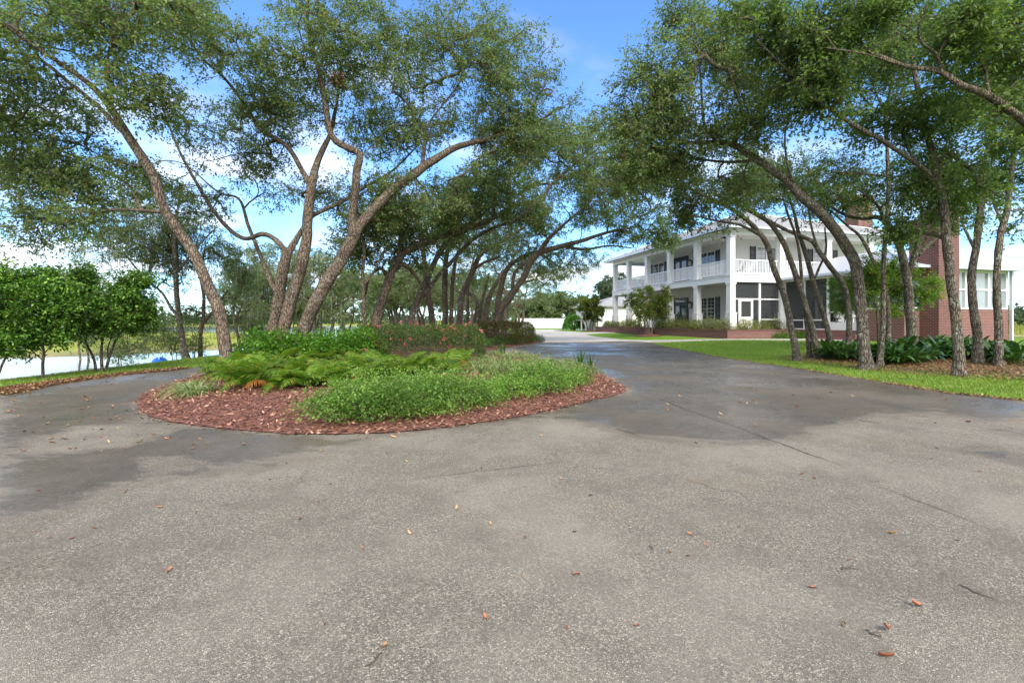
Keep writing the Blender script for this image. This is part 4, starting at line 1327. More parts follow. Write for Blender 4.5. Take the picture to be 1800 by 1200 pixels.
alley('slender pole-like oak in front of the thick leaning oak behind the azaleas', 15, [
    [(640, 597, 0, 4.6), (640, 540, 0, 4.2), (637, 487, 0, 4), (640, 440, 0, 3.5), (634, 395, .2, 2.8), (640, 350, .4, 2)],
    [(640, 500, 0, 3), (655, 480, .2, 2.5), (668, 455, .4, 2), (690, 425, .8, 1.5)]],
    [(640, 390, 60, 45, .4, 45), (620, 440, 50, 30, .6, 20), (670, 350, 60, 40, .8, 40)], seed=11)
alley('thick oak leaning right with two crooked forks behind the pink azaleas', 17, [
    [(653, 590, 0, 11.5), (665, 550, 0, 11), (677, 515, 0, 10.5), (690, 475, 0, 9.5), (710, 444, .1, 7.5), (742, 427, .3, 6), (787, 412, .6, 4.5), (830, 390, 1, 3), (880, 350, 1.5, 2)],
    [(692, 472, 0, 6), (712, 466, .3, 4.5), (738, 495, .7, 3.6), (748, 520, 1.2, 2.5)],
    [(684, 490, 0, 5), (668, 472, .2, 4), (648, 490, .4, 3), (642, 520, .5, 2.2)],
    [(700, 455, .1, 5), (705, 420, 0, 4), (725, 380, -.2, 3), (750, 340, -.3, 2)]],
    [(730, 400, 90, 45, .5, 70), (800, 360, 90, 55, .8, 85), (870, 330, 70, 50, 1, 55), (650, 430, 60, 40, .6, 32), (720, 460, 50, 25, .8, 18)], seed=12)
alley('pale forked oak whose two long limbs arch right over the hedge', 19, [
    [(716, 582, 0, 8.5), (725, 550, 0, 8), (738, 520, 0, 7.8), (757, 477, 0, 6.5), (780, 433, .1, 6), (813, 407, .3, 5.5), (860, 387, .5, 5), (900, 363, .7, 4.5), (950, 353, .9, 4.2), (967, 327, 1, 3.4), (1000, 297, 1.2, 2.6), (1050, 263, 1.5, 1.8)],
    [(741, 523, 0, 6.5), (762, 495, -.1, 5), (787, 467, -.2, 4.6), (833, 420, -.4, 4), (877, 397, -.6, 3.4), (907, 387, -.7, 2.6), (950, 350, -.9, 1.8)]],
    [(880, 330, 110, 50, .7, 90), (970, 280, 100, 60, 1, 95), (1035, 245, 65, 55, 1.3, 60), (1075, 300, 60, 40, 1.4, 40), (940, 240, 80, 50, .8, 50), (810, 385, 70, 35, .3, 40), (930, 380, 60, 30, 0, 35)], 'bark_grey', seed=13)
alley('dark upright oak between the pale forked oak and the twin stems', 22, [
    [(762, 575, 0, 7.5), (758, 545, 0, 7), (753, 520, 0, 6.8), (747, 470, 0, 6), (742, 435, 0, 4.5), (735, 390, .2, 3)],
    [(748, 480, 0, 4), (735, 465, .3, 3), (718, 440, .6, 2)]],
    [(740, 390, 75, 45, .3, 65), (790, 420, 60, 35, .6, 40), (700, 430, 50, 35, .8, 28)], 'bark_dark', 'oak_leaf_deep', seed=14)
alley('upright oak with twin stems close together behind the hedge', 24, [
    [T, (782, 573, 0, 7), (782, 520, 0, 6.5), (783, 475, 0, 6), (788, 430, 0, 4.5), (800, 385, .2, 3)],
    [T, (793, 571, -.2, 5), (794, 520, -.2, 4.6), (797, 485, -.2, 4.2), (803, 450, -.1, 3.4), (820, 400, 0, 2.4)]],
    [(800, 380, 80, 50, .3, 75), (850, 400, 60, 40, .6, 45), (770, 420, 50, 30, .5, 28)], 'bark_dark', 'oak_leaf', seed=15)
alley('oak with a bow-curved stem right of the twin-stemmed oak', 27, [
    [(805, 572, 0, 7.5), (809, 540, 0, 7), (815, 510, 0, 6.6), (832, 474, 0, 5.8), (846, 446, .1, 4.8), (878, 427, .4, 3.8), (920, 400, .8, 2.6)],
    [(834, 472, 0, 4), (850, 462, -.2, 3), (880, 450, -.4, 2.2)]],
    [(860, 410, 80, 40, .4, 65), (920, 390, 70, 45, .8, 65), (850, 450, 50, 25, .2, 28)], 'bark_warm', 'oak_leaf', seed=16)
alley('thin straight oak stem deep in the row', 30, [[(822, 571, 0, 3.6), (822, 540, 0, 3.4), (823, 505, 0, 3), (830, 465, .1, 2.2), (840, 430, .2, 1.6)]],
    [(835, 440, 50, 30, .2, 40)], 'bark_dark', 'oak_leaf_pale', seed=17)
alley('short crooked oak with an elbow bend deep in the row', 31, [[(828, 572, 0, 4), (838, 545, 0, 4.6), (836, 525, .1, 4.6), (824, 515, .3, 4), (806, 512, .5, 3), (790, 500, .8, 2)]],
    [(800, 480, 45, 25, .6, 35)], 'bark_grey', 'oak_leaf_pale', seed=18)
alley('slim oak leaning right just before the dark leaning oak', 33, [
    [(851, 571, 0, 6), (856, 540, 0, 5.6), (864, 512, 0, 5), (878, 488, .1, 4), (893, 468, .2, 3), (910, 440, .4, 2)],
    [(842, 571, .3, 4), (845, 540, .3, 3.6), (852, 510, .4, 3), (860, 480, .5, 2)]],
    [(900, 440, 60, 35, .4, 55), (850, 480, 45, 30, .4, 30)], 'bark_warm', 'oak_leaf', seed=19)
alley('dark mossy oak leaning far out over the drive towards the house', 25, [
    [(865, 572, 0, 9), (878, 548, 0, 8.2), (895, 524, 0, 7.6), (920, 488, 0, 7.2), (942, 448, 0, 7), (983, 434, .1, 5.6), (1030, 421, .2, 4.6), (1067, 409, .4, 3.6), (1120, 398, .6, 2.2)],
    [(942, 450, 0, 5), (960, 424, -.3, 4.2), (985, 400, -.6, 3.4), (1020, 370, -1, 2.4), (1060, 330, -1.3, 1.6)],
    [(990, 433, .1, 4), (1030, 438, .6, 3), (1070, 432, 1, 2), (1110, 436, 1.3, 1.4)],
    [(900, 520, 0, 4), (905, 480, .4, 3.6), (930, 455, .8, 3), (960, 430, 1.1, 2.4)]],
    [(1080, 350, 85, 50, 0, 110), (1010, 355, 90, 50, -.5, 110), (1125, 390, 55, 38, .6, 62), (960, 390, 60, 30, .4, 40), (1140, 330, 50, 40, .3, 45), (1050, 300, 90, 45, -.6, 80), (1010, 450, 55, 22, .8, 26), (1160, 420, 35, 22, 1, 18), (1085, 250, 70, 45, -1, 60), (1150, 290, 45, 40, -.4, 40), (1185, 385, 30, 22, .4, 18), (1095, 420, 42, 18, 1, 24), (1160, 425, 36, 18, .8, 22)], 'bark_dark', 'oak_leaf_deep', seed=20)
alley('pale stout oak standing right behind the dark leaning oak', 29, [
    [(870, 571, .2, 7), (875, 540, .2, 6.8), (881, 505, .2, 6.4), (892, 472, .2, 5.2), (918, 452, .4, 4), (944, 444, .6, 3), (985, 470, 1.1, 1.8)]],
    [(940, 450, 70, 30, .6, 60), (990, 465, 60, 35, 1, 60), (910, 420, 60, 35, .4, 45)], 'bark_warm', 'oak_leaf', seed=21)
alley('last pale oak of the row nearest the white fence', 38, [
    [(886, 571, 0, 6.5), (890, 545, 0, 6), (896, 520, .2, 5), (912, 500, .4, 3.6), (945, 490, .8, 2.4)],
    [(893, 530, .1, 4), (884, 505, .3, 3), (880, 480, .5, 2)]],
    [(930, 490, 60, 28, .6, 60), (985, 490, 45, 30, 1.2, 55), (900, 470, 50, 28, .4, 40)], 'bark_grey', 'oak_leaf', seed=22)
for q, (px, Y, h, lean, lb) in enumerate(((700, 32, 120, 8, 'oak of the back row seen through the fork of the leaning oak'), (742, 36, 110, -6, 'back-row oak behind the dark upright oak'), (820, 44, 95, 5, 'far back-row oak behind the bow-curved oak'), (905, 52, 80, 14, 'farthest back-row oak by the end of the azalea hedge'))):
    auto_tree('oak_tree', lb, 'oak', px, 565 + 1.1 * 800 / Y, Y, h + 20, 75, 44, 2, lean, 4.2, 210, 'bark_warm', 'oak_leaf_pale', 60 + q, AL, dict(tw=6, lf=11, L=.13, wd=.06), crown_c=.68)

# mossy trees along the lake bank
BK = 'mossy trees along the lake bank'
FB = dict(tw=6, lf=12, L=.10, wd=.036, droop=.35)
tree('mossy_oak', 'tall grey oak with a left-hand fork on the lake bank beside the blue dinghy', 'oak', 16.5, [
    [(328, 632, 0, 8), (320, 590, 0, 7.2), (314, 555, 0, 6.8), (310, 510, 0, 6.4), (308, 468, 0, 5.6), (306, 420, .2, 4.4), (312, 370, .4, 3), (322, 320, .6, 2)],
    [(314, 556, 0, 5), (300, 540, .2, 3.8), (285, 515, .4, 3.2), (262, 495, .7, 2.8), (240, 472, 1, 2.2), (215, 440, 1.3, 1.4)],
    [(309, 475, 0, 4), (295, 455, -.3, 3), (270, 440, -.5, 2.2), (245, 430, -.8, 1.4)],
    [(309, 480, 0, 4), (330, 455, .3, 3), (350, 430, .6, 2.2), (380, 400, .9, 1.4)]],
    [(230, 430, 70, 40, .6, 60), (300, 420, 70, 50, .2, 60), (180, 420, 60, 40, 1, 36), (350, 420, 60, 50, .6, 50), (290, 480, 50, 30, 1, 24), (250, 380, 80, 40, .6, 50)], 'bark_grey', 'oak_leaf_pale', 31, group=BK, fol=FB, moss=14)
tree('mossy_oak', 'forked oak between the tall grey oak and the leaning brown oak', 'oak', 18, [
    [(352, 627, 0, 5.5), (353, 590, 0, 5), (357, 560, 0, 4.8), (358, 520, 0, 4), (352, 480, .2, 3), (360, 440, .4, 2)],
    [(356, 570, 0, 4), (368, 555, .2, 3.2), (380, 538, .4, 2.6), (400, 510, .8, 1.8)]],
    [(360, 500, 50, 40, .4, 55), (400, 490, 45, 40, .8, 45), (340, 540, 35, 25, .6, 20), (370, 440, 60, 40, .6, 50)], 'bark_warm', 'oak_leaf_pale', 32, group=BK, fol=FB, moss=14)
for q, (lb, px, Y, h, rx, st, lean, r, n, ms) in enumerate((
        ('small twisted sapling at the foot of the tall grey oak', 308, 17.5, 75, 35, 2, -4, 1.8, 34, 0),
        ('thin crooked sapling between two grey trunks on the bank', 340, 18.5, 80, 26, 2, 3, 1.6, 26, 0),
        ('three-stemmed mossy oak behind the leaning brown oak', 430, 24, 165, 60, 3, 4, 4.6, 170, 22),
        ('small bent sapling right of the three-stemmed mossy oak', 452, 25, 70, 24, 2, 6, 1.5, 30, 0),
        ('mossy oak with upright forks seen past the leaning third stem', 562, 30, 170, 62, 3, 2, 5.0, 190, 26),
        ('slender leaning mossy oak left of the upright forked one', 545, 34, 120, 45, 2, -8, 2.6, 90, 14),
        ('low bushy oak with many crooked stems behind the azaleas', 690, 38, 120, 60, 4, 6, 3.0, 150, 12),
        ('pale willowy oak in the gap right of the pole-like stem', 610, 44, 130, 55, 2, 4, 3.0, 140, 24),
        ('feathery pale oak beyond the thick leaning oak', 735, 52, 120, 60, 3, 0, 3.0, 140, 10),
        ('dense pale oak closing the view between the leaning third stem and the pole-like oak', 650, 58, 115, 62, 2, 4, 3.0, 170, 8),
        ('dense pale oak closing the view behind the twin stems', 795, 66, 100, 62, 2, -4, 3.0, 170, 0),
        ('dense pale oak closing the view beyond the bow-curved oak', 850, 74, 92, 56, 2, 4, 3.0, 150, 0),
        ('bushy young oak low between the mossy trunks of the bank', 505, 46, 95, 55, 3, 2, 2.4, 130, 8),
        ('pale airy oak at the far left of the bank', 150, 27, 170, 80, 2, -10, 4.0, 120, 10),
        ('low grey-green oak hanging over the near water', 215, 22, 105, 48, 2, -8, 2.2, 60, 0),
        ('tall pale oak filling the gap above the three-stemmed oak', 470, 33, 200, 75, 2, 6, 4.4, 180, 22))):
    X = (px - 900) / FPX * Y
    pz = float(H(X, Y))
    py = HZ - (pz - CAM_H) * FPX / Y
    auto_tree('mossy_oak', lb, 'oak', px, py, Y, h * 1.05, rx * 1.15, h * .40, st, lean, r, int(n * 1.7), 'bark_grey', 'oak_leaf_pale', 70 + q, BK, dict(tw=6, lf=11, L=.006 * Y ** .9, wd=.0024 * Y ** .9, droop=.35), moss=ms, spread=.55)

# right-hand grove
GR = 'oaks of the grove in front of the house'
def grove(label, Y, limbs, blobs, bark='bark_grey', leaf='oak_leaf', seed=1, fol=None, **k):
    return tree('oak_tree', label, 'oak', Y, limbs, blobs, bark, leaf, seed, group=GR, fol=fol or FN, mult=1.0, thr=-.12, **k)


grove('slim oak leaning towards the porch columns, first of the grove', 14.0, [
    [(1402, 630, 0, 9), (1392, 580, 0, 8), (1376, 513, 0, 7.4), (1358, 467, 0, 7), (1349, 433, 0, 6.4), (1325, 397, .2, 5.5), (1284, 366, .4, 4.6), (1240, 345, .7, 3.5), (1190, 320, 1, 2.4)],
    [(1335, 412, .1, 4.5), (1300, 395, -.2, 3.4), (1260, 388, -.4, 2.6), (1215, 378, -.6, 1.6)]],
    [(1210, 325, 80, 42, .7, 62), (1290, 345, 55, 30, 0, 22), (1160, 375, 60, 28, 1, 30), (1240, 385, 60, 18, .6, 14), (1170, 300, 70, 40, 1, 40)], seed=41)
grove('pair of crossing slim stems from one base in the front lawn', 14.6, [
    [T, (1439, 627, 0, 8.6), (1424, 567, 0, 8), (1407, 510, 0, 7.4), (1391, 460, 0, 6.6), (1375, 423, .1, 6), (1359, 399, .2, 5.4), (1340, 383, .4, 4.6), (1300, 362, .7, 3.4), (1250, 340, 1, 2.2)],
    [T, (1423, 626, .3, 6.5), (1420, 590, .3, 6), (1415, 550, .25, 5), (1410, 520, .1, 4)],
    [(1411, 520, 0, 5), (1406, 450, -.1, 3.6), (1399, 415, -.2, 3.2), (1385, 377, -.3, 2.8), (1376, 345, -.4, 2)]],
    [(1290, 320, 75, 38, .8, 48), (1370, 320, 50, 36, -.4, 28), (1330, 360, 40, 22, .4, 8), (1400, 380, 24, 16, 0, 4)], seed=42)
grove('oak with a low elbow fork leaning left behind the crossing pair', 17.2, [
    [(1461, 613, 0, 7.4), (1454, 575, 0, 6.8), (1440, 530, 0, 6.4), (1428, 489, 0, 6), (1417, 447, 0, 5.4), (1404, 410, .1, 4.6), (1395, 370, .3, 3.4), (1380, 330, .5, 2.2)],
    [(1430, 495, 0, 3.6), (1440, 470, -.2, 3), (1452, 440, -.4, 2.6), (1450, 400, -.6, 1.8)]],
    [(1390, 320, 55, 40, .4, 36), (1450, 370, 40, 28, -.4, 14), (1430, 330, 50, 34, 0, 24)], seed=43)
grove('oak whose long limb runs almost level towards the porch roof', 16.2, [
    [(1492, 600, 0, 7.5), (1492, 560, 0, 7.4), (1490, 527, 0, 7.2), (1479, 495, 0, 6.8), (1457, 465, 0, 6.2), (1441, 444, .1, 5.8), (1430, 426, .1, 5.4), (1408, 415, .2, 5), (1375, 401, .4, 4.4), (1338, 380, .7, 3.6), (1290, 345, 1, 2.4), (1250, 310, 1.3, 1.6)],
    [(1441, 446, .1, 3.6), (1432, 420, .2, 3), (1424, 385, .4, 2.4), (1420, 340, .6, 1.6)]],
    [(1270, 290, 80, 40, 1, 55), (1340, 300, 50, 30, .6, 22), (1420, 300, 50, 40, .6, 30)], seed=44)
grove('heavy lichen-covered oak arching left across the sky above the porch', 11.7, [
    [(1522, 645, 0, 16), (1517, 580, 0, 15), (1511, 513, 0, 14.4), (1503, 462, 0, 13.6), (1484, 428, -.1, 13), (1463, 398, -.2, 12.4), (1441, 374, -.3, 11.6), (1405, 340, -.4, 11), (1383, 317, -.4, 10), (1350, 293, -.4, 9), (1310, 267, -.3, 8), (1288, 254, -.2, 7), (1250, 251, 0, 5.6), (1205, 251, .3, 4), (1150, 240, .6, 2.4)],
    [(1290, 255, -.2, 5), (1300, 230, -.4, 4), (1305, 200, -.6, 3.4), (1290, 150, -.8, 2.6), (1270, 90, -1, 1.6)],
    [(1262, 252, -.1, 4.4), (1240, 225, .1, 3.6), (1235, 190, .3, 3.2), (1232, 140, .4, 2.6), (1225, 80, .6, 1.6)],
    [(1330, 282, -.3, 4.4), (1280, 285, .2, 3.4), (1230, 280, .7, 2.6), (1180, 275, 1.1, 1.6)],
    [(1400, 338, -.4, 4), (1385, 290, -.6, 3), (1380, 240, -.8, 2.2), (1390, 190, -1, 1.5)]],
    [(1230, 190, 90, 90, .1, 130), (1130, 250, 70, 70, .6, 80), (1160, 140, 70, 80, .2, 85), (1320, 200, 80, 70, -.6, 80), (1240, 80, 90, 70, .1, 85), (1180, 290, 70, 40, .9, 45), (1350, 110, 80, 80, -.8, 75), (1180, 40, 60, 45, .4, 34), (1105, 320, 60, 45, .9, 40), (1090, 230, 50, 60, .8, 36), (1290, 330, 70, 34, .6, 30)], seed=45)
grove('thin straight oak rising beside the heavy arching one', 12.2, [
    [(1545, 645, 0, 8), (1552, 580, 0, 6.6), (1553, 513, 0, 6), (1554, 447, 0, 5.8), (1559, 393, 0, 5.4), (1561, 340, 0, 5), (1560, 267, 0, 4.6), (1556, 205, 0, 4.2), (1566, 150, -.1, 3.2), (1572, 100, -.2, 2.4), (1575, 40, -.3, 1.6)],
    [(1557, 212, 0, 3), (1575, 185, .3, 2.5), (1590, 160, .5, 2.2), (1600, 127, .7, 1.8), (1606, 80, 1, 1.2)],
    [(1556, 205, 0, 3), (1535, 190, -.2, 2.4), (1513, 167, -.5, 2), (1483, 143, -.8, 1.5)],
    [(1552, 195, 0, 2.6), (1540, 165, .3, 2), (1530, 140, .5, 1.6), (1510, 95, .8, 1.2)],
    [(1560, 310, 0, 2.8), (1520, 306, .4, 2.2), (1460, 302, .9, 1.6)]],
    [(1500, 140, 80, 55, -.2, 62), (1580, 90, 70, 65, 0, 62), (1610, 160, 45, 40, .6, 28), (1470, 290, 70, 34, .9, 28), (1520, 60, 60, 40, .4, 36)], seed=46)
grove('mid-grove oak with a leaning top seen right of the thin straight oak', 17.4, [
    [(1561, 603, 0, 6.4), (1562, 560, 0, 6), (1560, 527, 0, 5.6), (1545, 487, 0, 5), (1532, 452, 0, 4.6), (1513, 417, .2, 4), (1492, 399, .4, 3.2), (1460, 370, .7, 2.2)]],
    [(1480, 350, 60, 40, .5, 40), (1530, 370, 40, 28, .2, 16)], seed=47)
grove('stout oak forking low in front of the red chimney', 15.2, [
    [(1604, 612, 0, 13.5), (1601, 560, 0, 12.4), (1597, 510, 0, 11.6), (1590, 470, 0, 10.6), (1580, 432, 0, 9), (1565, 401, .1, 8), (1544, 382, .3, 6.6), (1515, 384, .6, 5), (1480, 375, 1, 3.6), (1440, 350, 1.4, 2.2)],
    [(1600, 475, 0, 9), (1610, 440, -.1, 7.6), (1617, 415, -.2, 6.4), (1624, 395, -.3, 5), (1635, 360, -.5, 3.6), (1640, 310, -.7, 2.2)],
    [(1614, 448, -.1, 5), (1630, 432, .1, 4), (1650, 415, .4, 3.2), (1680, 380, .8, 2)],
    [(1556, 392, .1, 5), (1545, 365, 0, 4), (1525, 345, -.2, 3), (1490, 320, -.5, 2)]],
    [(1470, 340, 70, 34, .9, 40), (1630, 340, 60, 48, -.5, 42), (1690, 370, 50, 36, .6, 28), (1560, 330, 60, 34, .2, 26), (1590, 280, 60, 40, 0, 30)], leaf='oak_leaf_deep', seed=48)
grove('straight thick oak nearest the drive right of the chimney', 10.2, [
    [(1688, 653, 0, 14.5), (1684, 600, 0, 13.6), (1678, 545, 0, 13), (1670, 475, 0, 12.6), (1664, 420, 0, 12), (1658, 360, 0, 11.4), (1650, 320, 0, 10.6), (1636, 265, .1, 9), (1622, 200, .2, 7.6), (1610, 140, .3, 6), (1600, 70, .4, 4.4), (1595, 0, .5, 3)],
    [(1652, 335, 0, 8), (1632, 305, -.1, 6.4), (1608, 286, -.2, 6), (1550, 247, -.4, 5.8), (1513, 227, -.5, 5.6), (1480, 207, -.6, 5.2), (1443, 180, -.7, 4.6), (1407, 143, -.8, 3.6), (1377, 117, -.9, 2.6), (1340, 80, -1, 1.8)],
    [(1610, 285, -.2, 4), (1590, 250, .2, 3.4), (1580, 205, .5, 2.8), (1570, 170, .8, 2)]],
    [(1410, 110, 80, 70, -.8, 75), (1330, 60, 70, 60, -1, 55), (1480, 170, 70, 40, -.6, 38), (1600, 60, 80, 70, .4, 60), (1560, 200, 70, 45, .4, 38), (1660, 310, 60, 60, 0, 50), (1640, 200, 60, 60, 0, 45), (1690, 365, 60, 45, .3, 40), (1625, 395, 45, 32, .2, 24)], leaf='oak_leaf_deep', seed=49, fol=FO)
grove('oak with a gentle S-bend behind the straight thick one', 11.9, [
    [(1720, 640, 0, 13), (1717, 580, 0, 12), (1709, 520, 0, 11), (1709, 475, 0, 10.4), (1717, 425, 0, 10), (1724, 367, 0, 9.4), (1730, 300, 0, 8), (1743, 233, .1, 6.6), (1750, 150, .2, 5), (1748, 60, .3, 3.4)],
    [(1714, 440, 0, 5.4), (1702, 415, .1, 4), (1691, 388, .2, 3.2), (1685, 340, .4, 2.2)]],
    [(1740, 80, 80, 80, .2, 70), (1700, 180, 60, 60, .4, 45), (1760, 220, 60, 60, .2, 42), (1700, 310, 55, 50, .4, 40), (1755, 330, 45, 40, .2, 24)], leaf='oak_leaf_deep', seed=50, fol=FO)
grove('last oak of the grove before the lake view', 11.4, [
    [(1757, 646, 0, 12), (1755, 600, 0, 11.2), (1754, 553, 0, 10.6), (1752, 490, 0, 10), (1758, 415, 0, 9.4), (1770, 370, 0, 8.6), (1776, 320, 0, 7.4), (1784, 260, .1, 6), (1795, 190, .2, 4.6), (1805, 110, .3, 3.2)],
    [(1762, 395, 0, 4.6), (1745, 350, .3, 3.4), (1735, 300, .6, 2.4)]],
    [(1790, 190, 70, 90, .2, 60), (1770, 290, 55, 50, .2, 30), (1810, 90, 70, 70, .3, 40), (1790, 390, 40, 30, .4, 7)], leaf='oak_leaf_deep', seed=51, fol=FO)
grove('oak reaching in with one thick dark limb over the drive', 8.4, [
    [(2010, 690, 0, 22), (2000, 600, 0, 20), (1970, 480, 0, 19), (1920, 350, 0, 17), (1860, 265, 0, 14), (1800, 212, 0, 12), (1740, 170, 0, 11), (1690, 150, 0, 9), (1652, 126, .1, 7.6), (1600, 118, .2, 6), (1570, 108, .3, 5.2), (1520, 85, .5, 5), (1490, 52, .7, 3.6), (1470, 0, 1, 2.4)],
    [(1655, 127, .1, 5), (1645, 95, 0, 4.2), (1620, 75, -.2, 3.6), (1615, 50, -.3, 3), (1630, 10, -.5, 2)],
    [(1575, 112, .3, 3.6), (1520, 95, .1, 2.6), (1450, 84, -.1, 1.8)],
    [(1860, 265, 0, 8), (1850, 180, .2, 6), (1830, 90, .4, 4), (1800, 10, .6, 2.6)],
    [(1740, 172, 0, 5), (1730, 120, .3, 4), (1700, 70, .6, 3)]],
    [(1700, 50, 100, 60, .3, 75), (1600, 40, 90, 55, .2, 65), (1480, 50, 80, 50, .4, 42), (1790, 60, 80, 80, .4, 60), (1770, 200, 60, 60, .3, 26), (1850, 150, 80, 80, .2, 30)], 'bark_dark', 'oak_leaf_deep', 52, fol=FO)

# small dense trees along the left kerb
SM = 'small dense glossy trees along the left kerb'
FG = dict(tw=7, lf=16, L=.074, wd=.040, spread=.9, tl=(.12, .34))
def glossy(label, Y, limbs, blobs, seed):
    return tree('camellia_tree', label, 'small tree', Y, limbs, blobs, 'bark_dark', 'glossy_leaf', seed, min_h=.5, group=SM, fol=FG, thr=-.35, grow_from=.3)


glossy('round glossy small tree with four splayed stems nearest the blue dinghy', 11.2, [
    [T, (169, 656, 0, 4), (165, 630, 0, 3.4), (152, 604, -.1, 2.8), (146, 580, -.2, 2), (140, 550, -.3, 1.5)],
    [T, (180, 655, 0, 4.4), (178, 620, 0, 3.8), (180, 596, .1, 3), (184, 560, .1, 2.2), (186, 520, .2, 1.5)],
    [T, (186, 655, .1, 4), (196, 615, .1, 3.4), (211, 584, .2, 2.6), (228, 560, .3, 1.8)],
    [(190, 635, .1, 2.4), (190, 610, .3, 2), (198, 588, .5, 1.5)]],
    [(192, 536, 66, 46, 0, 110), (158, 552, 38, 38, -.3, 46), (238, 552, 34, 36, .3, 40), (195, 494, 56, 28, 0, 50), (148, 512, 36, 34, 0, 30)], 81)
glossy('wide glossy small tree on a single dark trunk beside a cut stump', 9.9, [
    [T, (76, 669, 0, 4.6), (75, 640, 0, 4), (77, 618, 0, 3.6), (70, 590, 0, 2.6), (64, 550, 0, 1.8)],
    [(77, 622, 0, 2.6), (92, 605, .1, 2), (108, 585, .2, 1.5)],
    [(74, 632, 0, 2.2), (58, 618, -.1, 1.8), (42, 600, -.2, 1.4)],
    [(84, 668, 0, 1.8), (90, 658, 0, 1.6), (93, 656, 0, 1.5)]],
    [(66, 545, 56, 52, 0, 110), (28, 560, 40, 44, -.1, 50), (92, 572, 32, 36, .2, 34), (75, 500, 50, 26, 0, 40), (45, 600, 34, 12, 0, 10)], 82)
glossy('glossy small tree at the frame edge with one slanting stem', 9.3, [
    [T, (-8, 676, 0, 4), (4, 640, 0, 3.4), (18, 610, .1, 2.6), (16, 570, .1, 1.8)],
    [(-2, 655, 0, 3), (-16, 610, 0, 2.4), (-30, 560, 0, 1.6)]],
    [(-15, 560, 55, 60, 0, 90), (-35, 510, 55, 46, 0, 70), (15, 600, 28, 25, 0, 20)], 83)
auto_tree('bay_tree', 'tall dark evergreen standing behind the glossy small trees', 'tree', -30, 668, 11.5, 225, 60, 60, 1, 4, 5, 120, 'bark_dark', 'oak_leaf_deep', 84, None, dict(tw=6, lf=14, L=.10, wd=.045))

# ornamental trees at the house
def base_py(px, Y):
    x = (px - 900) / FPX * Y
    return HZ - (float(H(x, Y)) - CAM_H) * FPX / Y


MY = 'ornamental trees in the lawn islands'
for lb, px, Y, h, rx, ry, st, n, sd_ in (('crape myrtle in a mulch ring in front of the entry steps', 1140, 31.5, 92, 46, 34, 4, 150, 91), ('slim crape myrtle in the lawn island near the white fence', 1037, 46, 66, 23, 24, 3, 110, 92)):
    auto_tree('crape_myrtle', lb, 'crape myrtle', px, base_py(px, Y), Y, h, rx, ry, st, 2, 1.9, n, 'bark_dark', 'myrtle_leaf', sd_, MY, dict(tw=6, lf=13, L=.0042 * Y, wd=.0020 * Y, tl=(.1, .4)), crown_c=.62, thr=-.4, spread=.9, lowf=.25)
    x = (px - 900) / FPX * Y
    th = np.linspace(0, 2 * math.pi, 25)[:-1]
    sheet('mulch_ring', np.column_stack([x + 1.0 * np.cos(th), Y + 1.0 * np.sin(th)]), .25, lambda a, c, x=x, Y=Y: .03 + .14 * np.clip(1 - np.hypot(a - x, c - Y), 0, 1), M['mulch'])
tree('japanese_maple', 'small bright green maple turning gold in front of the brick wing', 'maple', 17.5, [
    [(1545, 602, 0, 3.6), (1543, 565, 0, 3), (1541, 540, 0, 2.6), (1532, 515, .1, 2), (1510, 495, .2, 1.4)],
    [(1542, 545, 0, 2), (1556, 520, -.1, 1.7), (1580, 500, -.2, 1.3)]],
    [(1505, 505, 42, 32, .1, 62), (1490, 535, 26, 18, .1, 22), (1560, 490, 50, 28, 0, 66), (1610, 505, 40, 26, -.1, 40), (1580, 535, 36, 26, 0, 26), (1540, 470, 50, 20, 0, 34)],
    'bark_dark', 'maple_leaf', 93, min_h=.7, grow_from=.4, thr=-.3, fol=dict(tw=7, lf=15, L=.075, wd=.040, tl=(.15, .4), zs=.35))

# trees beyond the fence and the house
FF = 'trees beyond the fence and the house'
for q, (lb, px, Y, h, rx, lean, n, lf) in enumerate((
        ('pale broad tree beyond the middle of the white fence', 965, 98, 66, 44, 0, 190, 'oak_leaf_pale'), ('rounder pale tree beyond the left end of the fence', 920, 104, 52, 36, 0, 120, 'oak_leaf_pale'),
        ('grey-green tree beyond the fence right of the palm-leaved bush', 1012, 100, 62, 30, 4, 110, 'oak_leaf_pale'), ('dark tall tree behind the garage roof', 1082, 84, 100, 32, -4, 170, 'far_leaf'),
        ('dark tree showing between the far porch columns', 1120, 90, 92, 34, 2, 130, 'far_leaf'), ('distant low tree at the end of the row of oaks', 868, 110, 44, 34, 0, 90, 'oak_leaf_pale'))):
    auto_tree('background_tree', lb, 'tree', px, base_py(px, Y), Y, h, rx, h * .42, 1, lean, 2.2, int(n * 1.3), 'bark_grey', lf, 120 + q, FF, dict(tw=6, lf=12, L=.0042 * Y, wd=.0022 * Y, tl=(.3, 1.0)), crown_c=.58, thr=-.4)

# squirrel nests up in the oaks
for lb, px, py, Y in (('dark clump of dead leaves, a squirrel nest, high in the right-hand canopy', 1440, 72, 9.6), ('brown squirrel nest of dead leaves beside the upright limb of the three-stemmed oak', 594, 142, 13.4)):
    c_ = W(px, py, Y)
    r_ = thing('squirrel_nest', c_, lb, 'nest')
    b = MB(); P = rng.normal(size=(500, 3)) * [.10, .10, .085]
    b.quads(leaf_quads(P, rand_dirs(500), .09, .05)); b.build('leaf_ball', M['litter_leaf'], r_)
    b = MB(); a_ = rand_dirs(40) * .22; fast_twigs(b, a_, -a_[::-1] * .8, .006); b.build('twigs', M['twig'], r_)
# ------------------------------------------------------------------ plants of the bed
def at(px, py):
    x, y = GT(px, py)
    return np.array([x, y, float(HB(x, y))])


